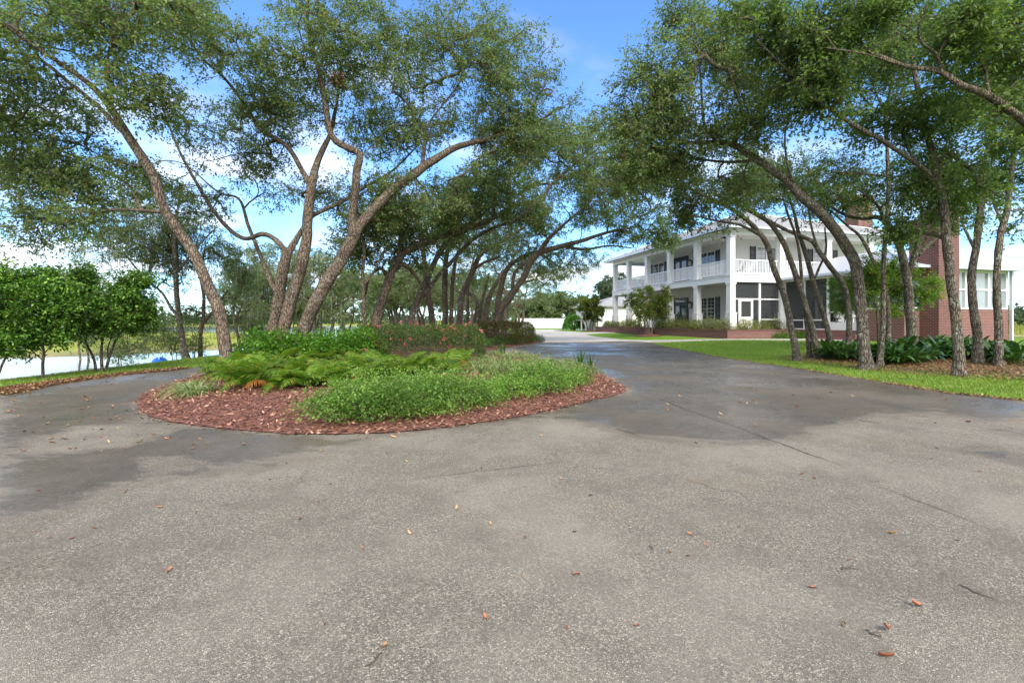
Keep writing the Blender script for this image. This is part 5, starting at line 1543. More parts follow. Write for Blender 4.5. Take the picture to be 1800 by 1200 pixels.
def strap(b, base, dirxy, L, w, arch, segs=5, mi=0, fold=0.0):
    """one arching strap leaf"""
    t = np.linspace(0, 1, segs + 1)
    d = np.array([dirxy[0], dirxy[1], 0.0])
    P = base + np.outer(t * L * (.35 + .65 * arch) * (1 - .1 * t), d) + np.outer(L * (1.0 - .35 * arch) * t - arch * L * .95 * t ** 2.2, [0, 0, 1.0])
    s = np.array([-d[1], d[0], 0.0])
    ww = w * np.sin(math.pi * np.clip(.12 + .88 * t, 0, 1)) ** .7
    A, B_ = P + s * ww[:, None] * .5 + [0, 0, fold * w], P - s * ww[:, None] * .5 + [0, 0, fold * w]
    V = np.empty((2 * (segs + 1), 3)); V[0::2] = A; V[1::2] = B_
    k = np.arange(segs) * 2
    b.add(V, np.stack([k, k + 1, k + 3, k + 2], -1), mi, True)


def fern_proto(name, nf, Lr, seed, rust=False):
    r = np.random.default_rng(seed)
    root = thing(name, (0, 0, -50), 'x', 'fern')
    for f in range(nf):
        b = MB()
        az = 2 * math.pi * f / nf + r.uniform(-.3, .3)
        L = r.uniform(*Lr)
        arch = r.uniform(.35, .95)
        m = 26
        t = np.linspace(0, 1, m)
        d = np.array([math.cos(az), math.sin(az), 0])
        P = np.outer(L * t * (.30 + .55 * arch), d) + np.outer(L * ((1.05 - .25 * arch) * t - (.15 + .72 * arch) * t ** 2.1), [0, 0, 1.0])
        side = np.array([-d[1], d[0], 0]) + [0, 0, r.uniform(-.25, .25)]
        P += np.outer(np.sin(t * 2.5) * r.uniform(-.05, .05), side)
        b.tube(P, np.linspace(.005, .0015, m), 3, cap=False)
        T_ = nrm(np.gradient(P, axis=0))
        pl_ = .17 * L / .7 * np.sin(math.pi * (.10 + .88 * t[3:]) ** .85) ** .9
        for s in (-1, 1):
            dd = nrm(side * s + T_[3:] * .45 + [0, 0, -.12] + r.normal(size=(m - 3, 3)) * .07)
            base, mid, tip = P[3:], P[3:] + dd * pl_[:, None] * .5, P[3:] + dd * pl_[:, None] - np.outer(pl_ * .22, [0, 0, 1.0])
            w = T_[3:] * (L / m * .62)
            q1 = np.stack([base + w * .4, mid + w * .55, mid - w * .55, base - w * .4], 1)
            q2 = np.stack([mid + w * .55, tip, tip, mid - w * .55], 1)
            b.quads(q1)
            b.add(np.stack([mid + w * .55, tip, mid - w * .55], 1).reshape(-1, 3), np.arange(3 * (m - 3)).reshape(-1, 3))
        b.build('frond', M['fern_rust'] if rust and f < 1 else M['fern_leaf'], root)
    return root


def scatter(protos, spots, label, group, smin=.85, smax=1.15, special=None):
    special = special or {}
    used = set()
    for i, (px, py) in enumerate(spots):
        p = protos[i % len(protos)]
        loc = at(px, py)
        rz = rng.uniform(0, 6.28); sc = rng.uniform(smin, smax)
        if i % len(protos) in used: o = copy_tree(p, tuple(loc), rz, sc)
        else:
            o = p; used.add(i % len(protos)); o.location = loc; o.rotation_euler = (0, 0, rz); o.scale = (sc,) * 3
        o['label'] = special.get(i, label)
        o['group'] = group


ferns = [fern_proto('fern', 15, (.62, .92), 1), fern_proto('fern', 13, (.6, .95), 2, True), fern_proto('fern', 16, (.55, .85), 3), fern_proto('fern', 14, (.65, .95), 4, True)]
scatter(ferns, [(438, 698), (488, 701), (540, 697), (590, 690), (418, 682), (640, 684), (690, 678), (740, 672), (785, 667), (420, 672), (470, 678), (520, 676), (570, 672), (620, 667), (670, 663), (720, 659), (770, 656), (806, 655),
                (440, 662), (500, 660), (560, 657), (620, 653), (455, 690), (560, 686), (660, 672), (405, 668), (520, 688), (605, 678), (710, 668)],
        'arching yellow-green fern with a rusty frond or two, in the fern patch on the mulch', 'ferns in the mulch bed', .95, 1.25,
        {0: 'fern spilling lowest onto the red mulch, front end of the fern patch', 8: 'fern at the end of the patch under the pink azalea hedge', 9: 'fern at the foot of the leaning brown oak'})


def shrub_proto(name, cat, rx, rz, n, L, w, mat, seed, stems=14, lumps=.25, flat=.5, flowers=None):
    """a leafy mound: stems, a foliage mesh and perhaps blossoms"""
    r = np.random.default_rng(seed)
    root = thing(name, (0, 0, -50), 'x', cat)
    d = rand_dirs(n); d[:, 2] = np.abs(d[:, 2])
    rad = r.uniform(.15, 1, n) ** .33
    lump = np.array([1 + lumps * noise.noise(Vector(q * 2.4) + Vector((seed, 0, 0))) + lumps * .6 * noise.noise(Vector(q * 5.5) + Vector((0, seed, 0))) for q in d])
    P = d * (rad * lump)[:, None] * [rx, rx, rz]
    P[:, 2] += .03
    b = MB()
    ld = nrm(d * .6 + rand_dirs(n) * .9 + [0, 0, .15])
    b.quads(leaf_quads(P, ld, L * r.uniform(.6, 1.3, n), w * r.uniform(.7, 1.2, n), .15, tilt=flat))
    b.build('foliage', M[mat], root)
    b = MB()
    e = rand_dirs(stems); e[:, 2] = np.abs(e[:, 2]) + .4; e = nrm(e) * [rx * .85, rx * .85, rz * .9]
    s0 = np.column_stack([e[:, 0] * .12, e[:, 1] * .12, np.full(stems, -.04)])
    for i in range(stems):
        m_ = (s0[i] + e[i]) / 2 + r.normal(size=3) * rx * .07
        b.tube(np.array([s0[i], m_, e[i]]), np.array([.010, .007, .003]) * (rx / .5), 4, cap=False)
    b.build('stems', M['twig'], root)
    if flowers:
        nf, mat_f, size, per = flowers
        k = r.choice(n, nf)
        for q in k:
            fb = MB()
            c_ = P[q] / max(rad[q], .5) * 1.0
            c_ = d[q] * lump[q] * np.array([rx, rx, rz]) * 1.02
            dd = nrm(rand_dirs(per) * .8 + d[q] * .9)
            fb.quads(leaf_quads(np.repeat(c_[None], per, 0) + r.normal(size=(per, 3)) * size * .25, dd, size, size * .7, 0.0))
            fb.build('flower', M[mat_f], root)
    return root


mints = [shrub_proto('groundcover_shrub', 'shrub', .50, .36, 2500, .040, .023, 'mint_leaf', 11 + q, lumps=.75) for q in range(3)]
scatter(mints, [(612, 742), (655, 743), (700, 739), (748, 734), (798, 727), (848, 718), (898, 708), (948, 698), (995, 688), (640, 722), (700, 716), (760, 709), (605, 728), (680, 729), (780, 716), (850, 708), (735, 722), (1012, 682), (930, 694)],
        'soft light-green small-leaved shrub of the low mass along the front of the bed', 'low shrubs along the front of the bed', .68, 1.2,
        {0: 'light-green small-leaved shrub at the end of the low mass, sprawling on the red mulch', 8: 'light-green small-leaved shrub at the tip of the bed nearest the wet drive'})


def strap_proto(name, cat, n, Lr, w, mats, seed, arch=(.5, 1.0), spread=.06):
    r = np.random.default_rng(seed)
    root = thing(name, (0, 0, -50), 'x', cat)
    b = MB()
    for i in range(n):
        az = r.uniform(0, 6.283)
        strap(b, np.array([r.normal() * spread, r.normal() * spread, -.02]), (math.cos(az), math.sin(az)), r.uniform(*Lr), w * r.uniform(.7, 1.2), r.uniform(*arch), 5, 0 if r.uniform() < .8 else 1)
    b.build('leaves', mats, root)
    return root


lir = [strap_proto('liriope', 'grassy plant', 130, (.36, .58), .013, [M['liriope'], M['blade_green']], 21 + q) for q in range(3)]
scatter(lir, [(835, 657), (865, 651), (898, 655), (930, 648), (870, 668), (905, 671), (940, 662), (975, 655), (1000, 651), (1018, 657), (960, 671), (850, 642), (890, 639), (930, 636), (962, 641), (1000, 642), (1026, 649), (845, 668), (915, 660), (985, 664), (880, 660), (950, 652), (820, 650), (1035, 656), (1010, 666), (868, 632), (905, 630), (338, 702), (352, 697), (330, 690)],
        'pale striped grassy clump in the drift behind the low green shrubs', 'pale striped grassy clumps', 1.0, 1.4,
        {27: 'pale striped grassy clump alone on the red mulch below the leaning oak', 28: 'greener striped grassy clump behind the lone one on the mulch', 29: 'drooping pale grassy clump at the blunt end of the mulch bed'})
iris = [strap_proto('iris_clump', 'leafy plant', 26, (.42, .66), .024, [M['blade_green'], M['blade_green']], 31, (.05, .45), .07)]
scatter(iris, [(1018, 646), (1036, 652), (384, 676), (372, 668), (842, 624), (880, 627)], 'upright green sword-leaved clump', 'sword-leaved clumps', .8, 1.1,
        {0: 'upright green sword-leaved clump behind the tip of the low shrubs', 1: 'upright green sword-leaved clump leaning over the wet drive', 2: 'upright green sword-leaved clump touching the foot of the leaning oak', 3: 'upright green sword-leaved clump by the left drive', 4: 'upright green sword-leaved clump under the end of the azalea hedge', 5: 'upright green sword-leaved clump at the back of the pale grassy drift'})
hyd = [shrub_proto('hydrangea', 'hydrangea', .72, .80, 1500, .115, .070, 'hydrangea_leaf', 41 + q, 16, .3, .35) for q in range(2)]
scatter(hyd, [(455, 646), (505, 642), (560, 640), (610, 642), (480, 636), (585, 633), (640, 640)],
        'big-leaved bright green hydrangea in the mass under the three-stemmed oak', 'hydrangeas in the mulch bed', .85, 1.08, {0: 'hydrangea with one lilac flower head beside the leaning oak trunk', 3: 'hydrangea with a dried pinkish flower head below the azaleas'})


def flower_head(px, py, Y, mat, label, r=.075):
    c_ = W(px, py, Y)
    t_ = thing('flower_head', c_, label, 'flower')
    b = MB(); d = rand_dirs(160); b.quads(leaf_quads(d * [r, r, r * .75], nrm(d + rand_dirs(160) * .8), .03, .028, 0)); b.build('petals', M[mat], t_)
    b = MB(); b.tube([(0, 0, -.35), (.02, .02, -.1), (0, 0, 0)], .006, 5); b.build('stem', M['blade_green'], t_)


flower_head(421, 643, 10.6, 'lilac_petal', 'round lilac hydrangea flower beside the leaning oak trunk')
flower_head(436, 637, 10.9, 'lilac_petal', 'smaller pale lilac hydrangea flower tucked behind the round one', .05)
flower_head(641, 617, 11.5, 'dried_petal', 'dried salmon-pink hydrangea flower above the ferns', .07)


def hedge(label, foot, h, n, L, w, mat, fl, loc_seed, stems=60, name='azalea_hedge'):
    """clipped hedge: leaves fill the outer half metre of a rounded block over the outline foot"""
    foot = np.asarray(foot, float)
    c_ = foot.mean(0)
    root = thing(name, (c_[0], c_[1], float(H(*c_))), label, 'hedge')
    lo, hi = foot.min(0) - .1, foot.max(0) + .1
    P = []
    while sum(map(len, P)) < n:
        q = rng.uniform(size=(n * 3, 3)) * [hi[0] - lo[0], hi[1] - lo[1], 1] + [lo[0], lo[1], 0]
        d = sdist(foot, q[:, 0], q[:, 1])
        top = np.array([h * (1 + .10 * noise.noise(Vector((a[0] * 1.3, a[1] * 1.3, loc_seed))) + .05 * noise.noise(Vector((a[0] * 4, a[1] * 4, loc_seed)))) for a in q])
        edge = np.minimum(d + .05, .35) / .35
        topz = top * (.62 + .38 * np.sqrt(np.clip(edge, 0, 1)))
        wob = .12 * np.array([noise.noise(Vector(a * [2.2, 2.2, 2.2])) for a in q])
        z = q[:, 2] * topz
        depth = np.minimum(d + wob, topz - z)
        P.append(np.column_stack([q[:, 0], q[:, 1], z])[(d + wob > -.04) & (depth < .45) & (rng.uniform(size=len(q)) < np.exp(-np.maximum(depth, 0) / .14))])
    P = np.concatenate(P)[:n]
    P[:, 2] += H(P[:, 0], P[:, 1])
    org = np.array(root.location)
    b = MB(); b.quads(leaf_quads(P, rand_dirs(len(P)), L * rng.uniform(.6, 1.3, len(P)), w * rng.uniform(.7, 1.2, len(P)), .1))
    b.build('foliage', M[mat], root, org)
    b = MB(); k = rng.choice(len(P), stems)
    for q in P[k]:
        g = np.array([q[0] + rng.normal() * .1, q[1] + rng.normal() * .1, float(H(q[0], q[1])) - .03])
        b.tube(np.array([g, (g + q) / 2 + rng.normal(size=3) * .05, q]), np.array([.014, .010, .004]), 4, cap=False)
    b.build('stems', M['twig'], root, org)
    for mat_f, nf in fl:
        d = sdist(foot, P[:, 0], P[:, 1])
        cand = np.where((P[:, 2] > org[2] + h * .35) & (P[:, 1] < c_[1] + .8))[0]
        for q in P[rng.choice(cand, nf)]:
            q = q + np.array([0, -.07, .05])
            fb = MB(); per = 9
            fb.quads(leaf_quads(np.repeat(q[None], per, 0) + rng.normal(size=(per, 3)) * .016, nrm(rand_dirs(per) + [0, -.5, .3]), (.052), .040, 0.0))
            fb.build('flower', M[mat_f], root, org)
    return root


h1 = np.array([(-3.7, 12.9), (-2.6, 12.4), (-1.5, 12.6), (-.85, 13.4), (-.95, 15.2), (-1.6, 16.6), (-4.4, 17.0), (-5.2, 15.0)])
hedge('clipped azalea hedge dotted with pink blossoms behind the ferns', h1, 1.13, 26000, .055, .026, 'azalea_leaf', (('pink_petal', 40), ('red_petal', 30)), 1.0)
h1b = np.array([(-6.0, 15.4), (-5.0, 15.1), (-4.7, 17.2), (-6.2, 18.0)])
hedge('small azalea hedge with few red blossoms behind the slender pole-like oak', h1b, .95, 7000, .055, .026, 'azalea_leaf', (('pink_petal', 12), ('red_petal', 8)), 2.0)
h2 = np.array([(-1.6, 22.4), (.1, 23.2), (1.05, 25.2), (1.35, 27.0), (.8, 28.2), (-1.4, 27.2), (-2.4, 24.4)])
hedge('bronze-topped azalea hedge at the far point of the island', h2, 1.22, 20000, .075, .036, 'azalea_bronze', (('red_petal', 34),), 3.0)
h3 = np.array([(-6.2, 21), (-2.8, 19.6), (-2.2, 21.4), (-3.5, 23.5), (-6.2, 24)])
hedge('low yellow-green hedge behind the flowering azaleas at the oak trunks', h3, 1.0, 14000, .07, .034, 'azalea_leaf', (), 4.0)
bord = [shrub_proto('border_plant', 'low plant', .42, .30, 900, .075, .030, 'blade_green', 51 + q, 8, .3) for q in range(2)]
scatter(bord, [(946, 601), (928, 603), (908, 605), (888, 607.5), (868, 610), (850, 613), (935, 600), (900, 602), (875, 605.5), (852, 608.5), (914, 599.5)],
        'low green border plant at the foot of the bronze-topped hedge', 'border plants below the bronze hedge', .9, 1.4, {0: 'low green border plant at the kerb corner of the far island point'})

# cast-iron plants under the grove
def broad_proto(name, n, Lr, w, mat, seed):
    r = np.random.default_rng(seed)
    root = thing(name, (0, 0, -50), 'x', 'leafy plant')
    b = MB()
    for i in range(n):
        az = r.uniform(0, 6.283); L = r.uniform(*Lr); a_ = r.uniform(.25, .95)
        c0 = np.array([r.normal() * .12, r.normal() * .12, -.02])
        d = (math.cos(az), math.sin(az))
        m = 7; t = np.linspace(0, 1, m)
        D_ = np.array([d[0], d[1], 0]); s = np.array([-d[1], d[0], 0.0])
        P = c0 + np.outer(t * L * (.3 + .55 * a_), D_) + np.outer(L * ((1.05 - .2 * a_) * t - (.1 + .75 * a_) * t ** 2.2), [0, 0, 1.0])
        ww = w * r.uniform(.8, 1.2) * np.clip(np.sin(math.pi * np.clip((t - .22) / .80, 0, 1)), 0, 1) ** .8 + .010 * (1 - t)
        up = nrm(np.cross(np.gradient(P, axis=0), s))
        V = np.empty((3 * m, 3)); V[0::3] = P + s * ww[:, None] * .5 + np.abs(up) * .12 * ww[:, None]; V[1::3] = P; V[2::3] = P - s * ww[:, None] * .5 + np.abs(up) * .12 * ww[:, None]
        k = np.arange(m - 1) * 3
        b.add(V, np.concatenate([np.stack([k, k + 1, k + 4, k + 3], -1), np.stack([k + 1, k + 2, k + 5, k + 4], -1)]), 0, True)
    b.build('leaves', M[mat], root)
    return root


cast = [broad_proto('cast_iron_plant', 64, (.75, 1.15), .135, 'cast_iron', 61 + q) for q in range(3)]
scatter(cast, [(1478, 634), (1502, 630), (1566, 640), (1590, 641), (1615, 636), (1640, 631), (1668, 628), (1700, 631), (1745, 634), (1785, 640), (1600, 626), (1575, 624), (1645, 622), (1735, 624), (1772, 630), (1462, 630), (1530, 634), (1548, 636), (1555, 628), (1625, 626), (1690, 624)],
        'dark glossy broad-leaved plant in the drift among the grove trunks', 'dark broad-leaved plants under the grove', .66, .98,
        {0: 'dark glossy broad-leaved plant at the lawn end of the drift, left of the heavy oak', 2: 'dark glossy broad-leaved plant just right of the thin straight oak', 9: 'dark glossy broad-leaved plant at the far end by the last oak'})
yel = [broad_proto('ginger_plant', 46, (.6, .95), .085, 'cast_iron_yellow', 71)]
scatter(yel, [(1656, 624)], 'bright yellow-green broad-leaved plant beside the straight thick oak', 'bright broad-leaved plants', .9, 1.0)

# shrubs in the planter in front of the porches
fb = [shrub_proto('border_shrub', 'shrub', .66, .85, 1000, .095, .045, 'border_leaf', 81, 34, .3), shrub_proto('border_shrub', 'shrub', .6, .95, 800, .095, .042, 'border_leaf', 82, 40, .4), shrub_proto('border_shrub', 'shrub', .62, .7, 1000, .095, .046, 'border_leaf', 83, 26, .3)]
green = shrub_proto('border_shrub', 'shrub', .5, .5, 900, .085, .045, 'hydrangea_leaf', 84, 20, .3)
used = set()
sp = [(-.42, y, 'thin yellow-green shrub in the brick planter along the porch front', None) for y in np.arange(.1, 16.4, .98)] + [(x, -.45, 'thin yellow-green shrub in the brick planter below the insect screens', None) for x in (.8, 1.9, 3.0)]
for i, (x, y, lb, _) in enumerate(sp):
    if abs(y - 8.5) < .9 and x < 0: continue
    p = fb[i % 3]; k = i % 3
    loc = to_world(x + rng.uniform(-.06, .06), y + rng.uniform(-.2, .2), -.21)
    sc = rng.uniform(.8, 1.2)
    o = p if k not in used else copy_tree(p)
    used.add(k)
    o.location = loc; o.rotation_euler = (0, 0, rng.uniform(0, 6)); o.scale = (sc,) * 3
    o['label'] = lb; o['group'] = 'shrubs in the porch planter' if x < 0 else 'shrubs below the insect screens'
for i, (x, y, z, lb) in enumerate(((2.2, -1.55, -.62, 'bright green leafy shrub on the ground left of the first grove oak, by the planter'), (3.1, -1.75, -.62, 'bright green leafy shrub against the wing at the planter corner'), (-.45, 6.9, -.2, 'bright green shrub in the planter beside the front door'), (-.45, 15.9, -.2, 'bright green shrub at the far end of the porch planter'))):
    o = green if i == 0 else copy_tree(green)
    o.location = to_world(x, y, z); o.rotation_euler = (0, 0, i * 1.3); o.scale = (1.0, 1.0, .9 + .1 * i)
    o['label'] = lb; o['group'] = 'bright green shrubs by the planter'
# palm-leaved round bush by the fence
pb = thing('palm_bush', (0, 0, 0), 'round dark green palm-leaved bush in front of the white fence', 'bush')
Yp = 62.0; xp = (1008 - 900) / FPX * Yp
pb.location = (xp, Yp, float(H(xp, Yp)))
b = MB()
d = rand_dirs(2600); d[:, 2] = np.abs(d[:, 2])
P = d * [1.3, 1.3, 1.7] * rng.uniform(.25, 1, (2600, 1)) ** .4 + [0, 0, .35]
b.quads(leaf_quads(P, nrm(d + rand_dirs(2600) * .4 + [0, 0, -.2]), .42, .10, .35)); b.build('leaves', M['palm_leaf'], pb)
b = MB()
for q in range(14):
    e = d[q] * [.9, .9, 1.4]; b.tube(np.array([(e[0] * .15, e[1] * .15, -.1), e * .5 + [0, 0, .2], e + [0, 0, .3]]), np.array([.05, .035, .015]), 5, cap=False)
b.build('stems', M['twig'], pb)

# ------------------------------------------------------------------ loose cover: mulch chips, grass, reeds, far woods
def stuff(name, b, mat, label=None, cat=None):
    return tag(b.build(name, mat), label, cat, None, 'stuff')


lo, hi = island.min(0), np.array([2.6, 16.0])
q = rng.uniform(size=(60000, 2)) * (hi - lo) + lo
d = sdist(island, q[:, 0], q[:, 1])
q = q[(d > -.03 - .12 * rng.uniform(size=len(q)) ** 4) & (rng.uniform(size=len(q)) < np.clip(1.25 - d / 3.2, .15, 1)) & (q[:, 1] < 13)][:22000]
P = np.column_stack([q, HB(q[:, 0], q[:, 1]) + rng.uniform(.004, .03, len(q))])
dr = rand_dirs(len(P), .35)
b = MB(); b.quads(leaf_quads(P, dr, rng.uniform(.03, .085, len(P)), rng.uniform(.014, .03, len(P)), 0, tilt=.5))
stuff('mulch_chips', b, M['mulch_chip'])


def grass(polys, n, hgt, wid, mat='grass_blade'):
    b = MB()
    for poly, m in zip(polys, n):
        lo, hi = poly.min(0), poly.max(0)
        q = rng.uniform(size=(int(m * 3), 2)) * (hi - lo) + lo
        q = q[inside(poly, q[:, 0], q[:, 1])][:m]
        q = q[(sdist(lit, q[:, 0], q[:, 1]) < .15 + .7 * np.abs(rng.normal(size=len(q))) ** 2) & (sdist(ledge_strip, q[:, 0], q[:, 1]) < .05)]
        P = np.column_stack([q, H(q[:, 0], q[:, 1])])
        th = rng.uniform(0, 6.283, len(P)); w = np.column_stack([np.cos(th), np.sin(th), np.zeros(len(P))]) * wid
        sc = 1 + .0 * P[:, :1]
        tip = P + np.column_stack([rng.normal(size=(len(P), 2)) * hgt * .45, rng.uniform(.5, 1.2, len(P)) * hgt])
        V = np.stack([P - w, P + w, tip], 1).reshape(-1, 3)
        b.add(V, np.arange(len(V)).reshape(-1, 3))
    return b


rl = np.vstack([re_, [(8.3, 27.0)], [(10.0, 27.0), (12.2, 22.5), (16, 19), (16, 7.0)]])
rl = np.vstack([re_, poly_px([(1150, 599.5), (1440, 597.5)]), [(17, 19), (17, 6.9)]])
near = np.vstack([re_[0:5], [(9.6, 15.6), (12.5, 14), (13, 8.0), (10.5, 6.6)]])
lb_ = np.vstack([le_, [(-10.0, 5.5), (-11.6, 5.5), (-11.4, 9), (-11.4, 16), (-11.2, 22), (-9.4, 24)], [(-8.6, 22.5)]])
q_ = grass([rl, near, lb_], [60000, 42000, 52000], .055, .006)
stuff('lawn_grass', q_, M['grass_blade'])
lq = rng.uniform(size=(16000, 2)) * (lit.max(0) - lit.min(0)) + lit.min(0)
lq = lq[sdist(lit, lq[:, 0], lq[:, 1]) > -.25]
P = np.column_stack([lq, H(lq[:, 0], lq[:, 1]) + rng.uniform(.015, .05, len(lq))])
b = MB(); b.quads(leaf_quads(P, rand_dirs(len(P), .3), .065, .028, 0, tilt=.5))
lq = rng.uniform(size=(9000, 2)) * (ledge_strip.max(0) - ledge_strip.min(0)) + ledge_strip.min(0)
lq = lq[sdist(ledge_strip, lq[:, 0], lq[:, 1]) > -.12]
P = np.column_stack([lq, H(lq[:, 0], lq[:, 1]) + rng.uniform(.03, .05, len(lq))])
b.quads(leaf_quads(P, rand_dirs(len(P), .3), .06, .026, 0, tilt=.5))
seg = rng.integers(0, len(re_) - 1, 1500); u = rng.uniform(size=(1500, 1))
lq = re_[seg] * (1 - u) + re_[seg + 1] * u + np.column_stack([np.abs(rng.normal(size=1500)) * .10 - .10, rng.normal(size=1500) * .05])
P = np.column_stack([lq, H(lq[:, 0], lq[:, 1]) + rng.uniform(.022, .035, len(lq))])
b.quads(leaf_quads(P, rand_dirs(len(P), .3), .05, .024, 0, tilt=.5))
ring = np.vstack([island, island[:1]])
seg = rng.integers(0, len(ring) - 1, 1100); u = rng.uniform(size=(1100, 1))
lq = ring[seg] * (1 - u) + ring[seg + 1] * u + rng.normal(size=(1100, 2)) * .10
lq = lq[(lq[:, 1] < 14) & ~inside(island, lq[:, 0], lq[:, 1])]
P = np.column_stack([lq, H(lq[:, 0], lq[:, 1]) + rng.uniform(.022, .034, len(lq))])
b.quads(leaf_quads(P, rand_dirs(len(P), .3), .045, .020, 0, tilt=.5))
stuff('leaf_litter', b, M['litter_leaf'])
b = MB()
q = rng.uniform(size=(60000, 2)) * [190, 100] + [-200, 22]
dm = sdist(MEADOW, q[:, 0], q[:, 1]); k = dm > 3.5
den = np.array([noise.noise(Vector((a * .07, c * .16, 0))) for a, c in q])
k &= den > -.05
q = q[k][:16000]
q2 = rng.uniform(size=(9000, 2)) * [120, 90] + [70, 66]; q2 = q2[sdist(MARSH, q2[:, 0], q2[:, 1]) > .5]
q = np.vstack([q, q2])
P = np.column_stack([q, H(q[:, 0], q[:, 1])])
th = rng.uniform(0, 6.283, len(P)); w = np.column_stack([np.cos(th), np.sin(th), np.zeros(len(P))]) * .05
hh = rng.uniform(.2, .55, len(P)) * np.where(P[:, 0] > 0, 3.0, 1.0)
b.add(np.stack([P - w * 1.4, P + w * 1.4, P + np.column_stack([rng.normal(size=(len(P), 2)) * .12, hh])], 1).reshape(-1, 3), np.arange(3 * len(P)).reshape(-1, 3))
stuff('meadow_reeds', b, M['reed'])
# the wood on the far shore
b = MB()
az = rng.uniform(-75, 75, 900)
for k_, a in enumerate(az):
    R_ = rng.uniform(235, 330)
    x, y = R_ * math.sin(math.radians(a)), R_ * math.cos(math.radians(a))
    h = (7.5 + 3.5 * noise.noise(Vector((a * .22, 0, 0))) + rng.uniform(-1.5, 1.5)) * (1.25 if a > 20 else .75)
    n_ = 46
    d = rand_dirs(n_)
    Pq = np.array([x, y, h * .5 - .6]) + d * [h * .5, h * .4, h * .5] * rng.uniform(.3, 1, (n_, 1)) ** .4
    b.quads(leaf_quads(Pq, rand_dirs(n_), h * .22, h * .16, .1))
stuff('far_woods', b, M['far_leaf'])

# fallen leaves lying one by one on the drive
protos = []
for q in range(4):
    b = MB()
    r = np.random.default_rng(200 + q)
    m = 5; t_ = np.linspace(0, 1, m)
    ww = np.sin(math.pi * (.06 + .9 * t_)) ** .8 * .5
    z = .012 + .010 * np.sin(t_ * 3 + q) + r.normal(size=m) * .003
    V = np.empty((3 * m, 3)); V[0::3] = np.column_stack([t_ - .5, ww * .42, z + .018]); V[1::3] = np.column_stack([t_ - .5, 0 * t_, z]); V[2::3] = np.column_stack([t_ - .5, -ww * .42, z + .012])
    V[:, :2] *= .06
    k = np.arange(m - 1) * 3
    b.add(V, np.concatenate([np.stack([k, k + 1, k + 4, k + 3], -1), np.stack([k + 1, k + 2, k + 5, k + 4], -1)]), 0, True)
    protos.append(b)
M['leaf_orange'] = plain('leaf_orange', (.36, .14, .065), .6, .25, 40)
M['leaf_brown'] = plain('leaf_brown', (.20, .085, .045), .6, .3, 40)
M['leaf_tan'] = plain('leaf_tan', (.48, .29, .13), .6, .25, 40)
LM = ['leaf_brown', 'leaf_orange', 'leaf_tan', 'leaf_brown']
base = [protos[q].build('fallen_leaf', M[LM[q]]) for q in range(4)]
used = set()
big_ones = [(1563, 1126, 2.0, 1, 'long orange-brown leaf curling on the drive near the bottom edge'), (1558, 1168, 1.7, 1, 'pointed orange leaf below the long curling leaf on the drive'), (674, 1151, 1.5, 2, 'pale tan leaf beside a twig at the bottom of the drive'), (803, 902, 1.5, 2, 'yellow-tan leaf alone in the middle of the dry drive'),
            (298, 1013, 1.2, 1, 'orange leaf on a rust-stained patch of the drive'), (1483, 1110, 1.0, 2, 'small cream leaf left of the curling orange pair'), (1610, 1078, 1.7, 1, 'slim orange leaf right of the small cream leaf'), (345, 911, 1.2, 0, 'brown leaf on the dry side of the wet edge'), (1180, 981, 1.0, 1, 'tiny red-orange leaf in the middle right of the drive'), (1568, 944, 1.4, 2, 'pale pink-tan leaf by a sandy patch on the drive'), (221, 870, 1.3, 2, 'tan leaf on the wet edge of the left drive')]
lay = [(p[0], p[1], p[2], p[3], p[4], None) for p in big_ones]
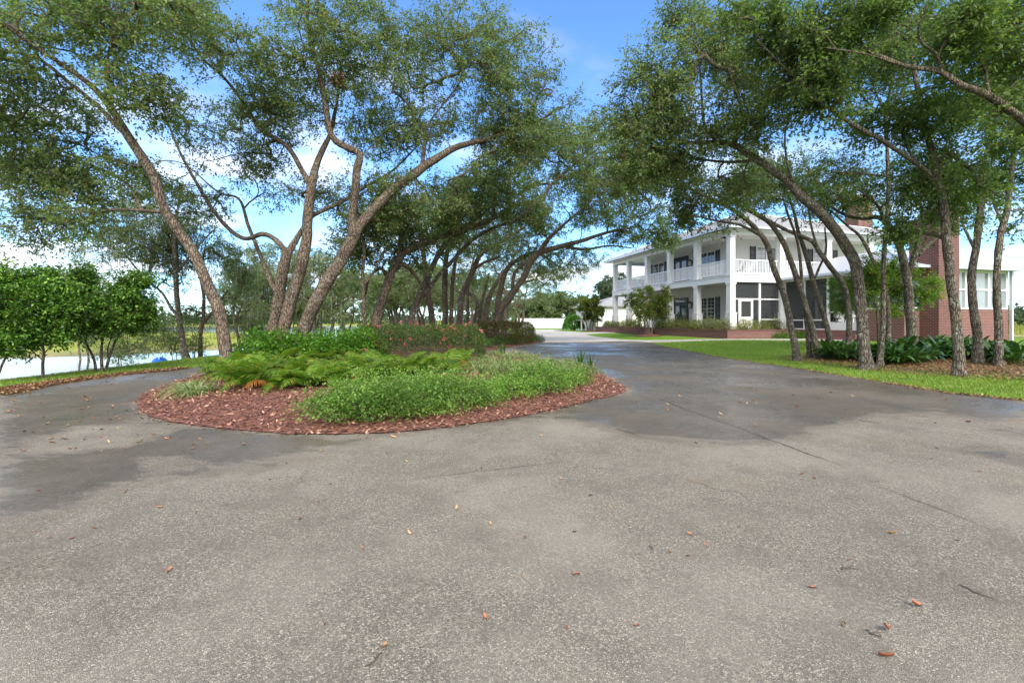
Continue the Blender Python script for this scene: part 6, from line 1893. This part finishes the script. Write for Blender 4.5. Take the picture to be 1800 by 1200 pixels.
def spray(n, x0, x1, y0, y1, w_=None):
    for _ in range(n):
        lay.append((rng.uniform(x0, x1), y0 + (y1 - y0) * rng.uniform() ** 1.3, rng.uniform(.6, 1.2), int(rng.integers(0, 4)), 'small brown fallen oak leaf lying on the drive', 'fallen leaves on the drive'))
spray(130, 10, 410, 658, 800); spray(14, 60, 700, 780, 960); spray(60, 1080, 1700, 640, 720); spray(26, 1150, 1780, 720, 860); spray(26, 500, 1760, 860, 1150); spray(8, 560, 1000, 770, 860)
for (px, py, sc, k, lb, g) in lay:
    x, y = GT(px, py)
    if inside(island, x, y) or not inside(drive_p, x, y): continue
    o = base[k] if k not in used else base[k].copy()
    if k in used: COL.objects.link(o)
    used.add(k)
    o.location = (x, y, float(H(x, y)) + .019)
    o.rotation_euler = (rng.uniform(-.2, .2), rng.uniform(-.2, .2), rng.uniform(0, 6.28)); sc *= .5 if g is None else (.75 if y > 4.5 else .5); o.scale = (sc * rng.uniform(.8, 1.1), sc * rng.uniform(.6, 1), sc)
    o['label'] = lb; o['category'] = 'leaf'
    o['group'] = g or 'larger single leaves on the drive'
for lb, a, c_ in (('thin dark twig beside the pale tan leaf at the bottom of the drive', (644, 1188), (672, 1164)), ('short brown twig on the dry right half of the drive', (1478, 1008), (1512, 1008)), ('long thin pine needle twig near the right edge of the drive', (1690, 1040), (1760, 1075)), ('curved thin twig above the curling orange leaf', (1520, 1118), (1553, 1134)), ('short twig beside the wet seam of the drive', (1085, 757), (1130, 773)), ('dark twig on the wet edge right of the seam', (1510, 742), (1545, 748)), ('fine brown twig in the middle of the dry drive', (1140, 966), (1150, 978))):
    p0, p1 = at(*a), at(*c_)
    p0[2] += .025; p1[2] += .025
    t_ = np.linspace(0, 1, 6)[:, None]
    b = MB(); Pm = p0 + (p1 - p0) * t_ + np.array([rng.normal(size=3) * .006 for _ in range(6)]) * [1, 1, .2]
    L = np.linalg.norm(p1 - p0)
    b.tube(Pm, np.linspace(.0032, .0014, 6), 6)
    e = Pm[3] + np.array([.02, .018, .006]); b.tube(np.array([Pm[2], (Pm[2] + e) / 2, e]), np.array([.0018, .0014, .001]), 5)
    o = b.build('twig', M['twig'], None, p0)
    o.location = p0
    tag(o, lb, 'twig', 'fallen twigs')
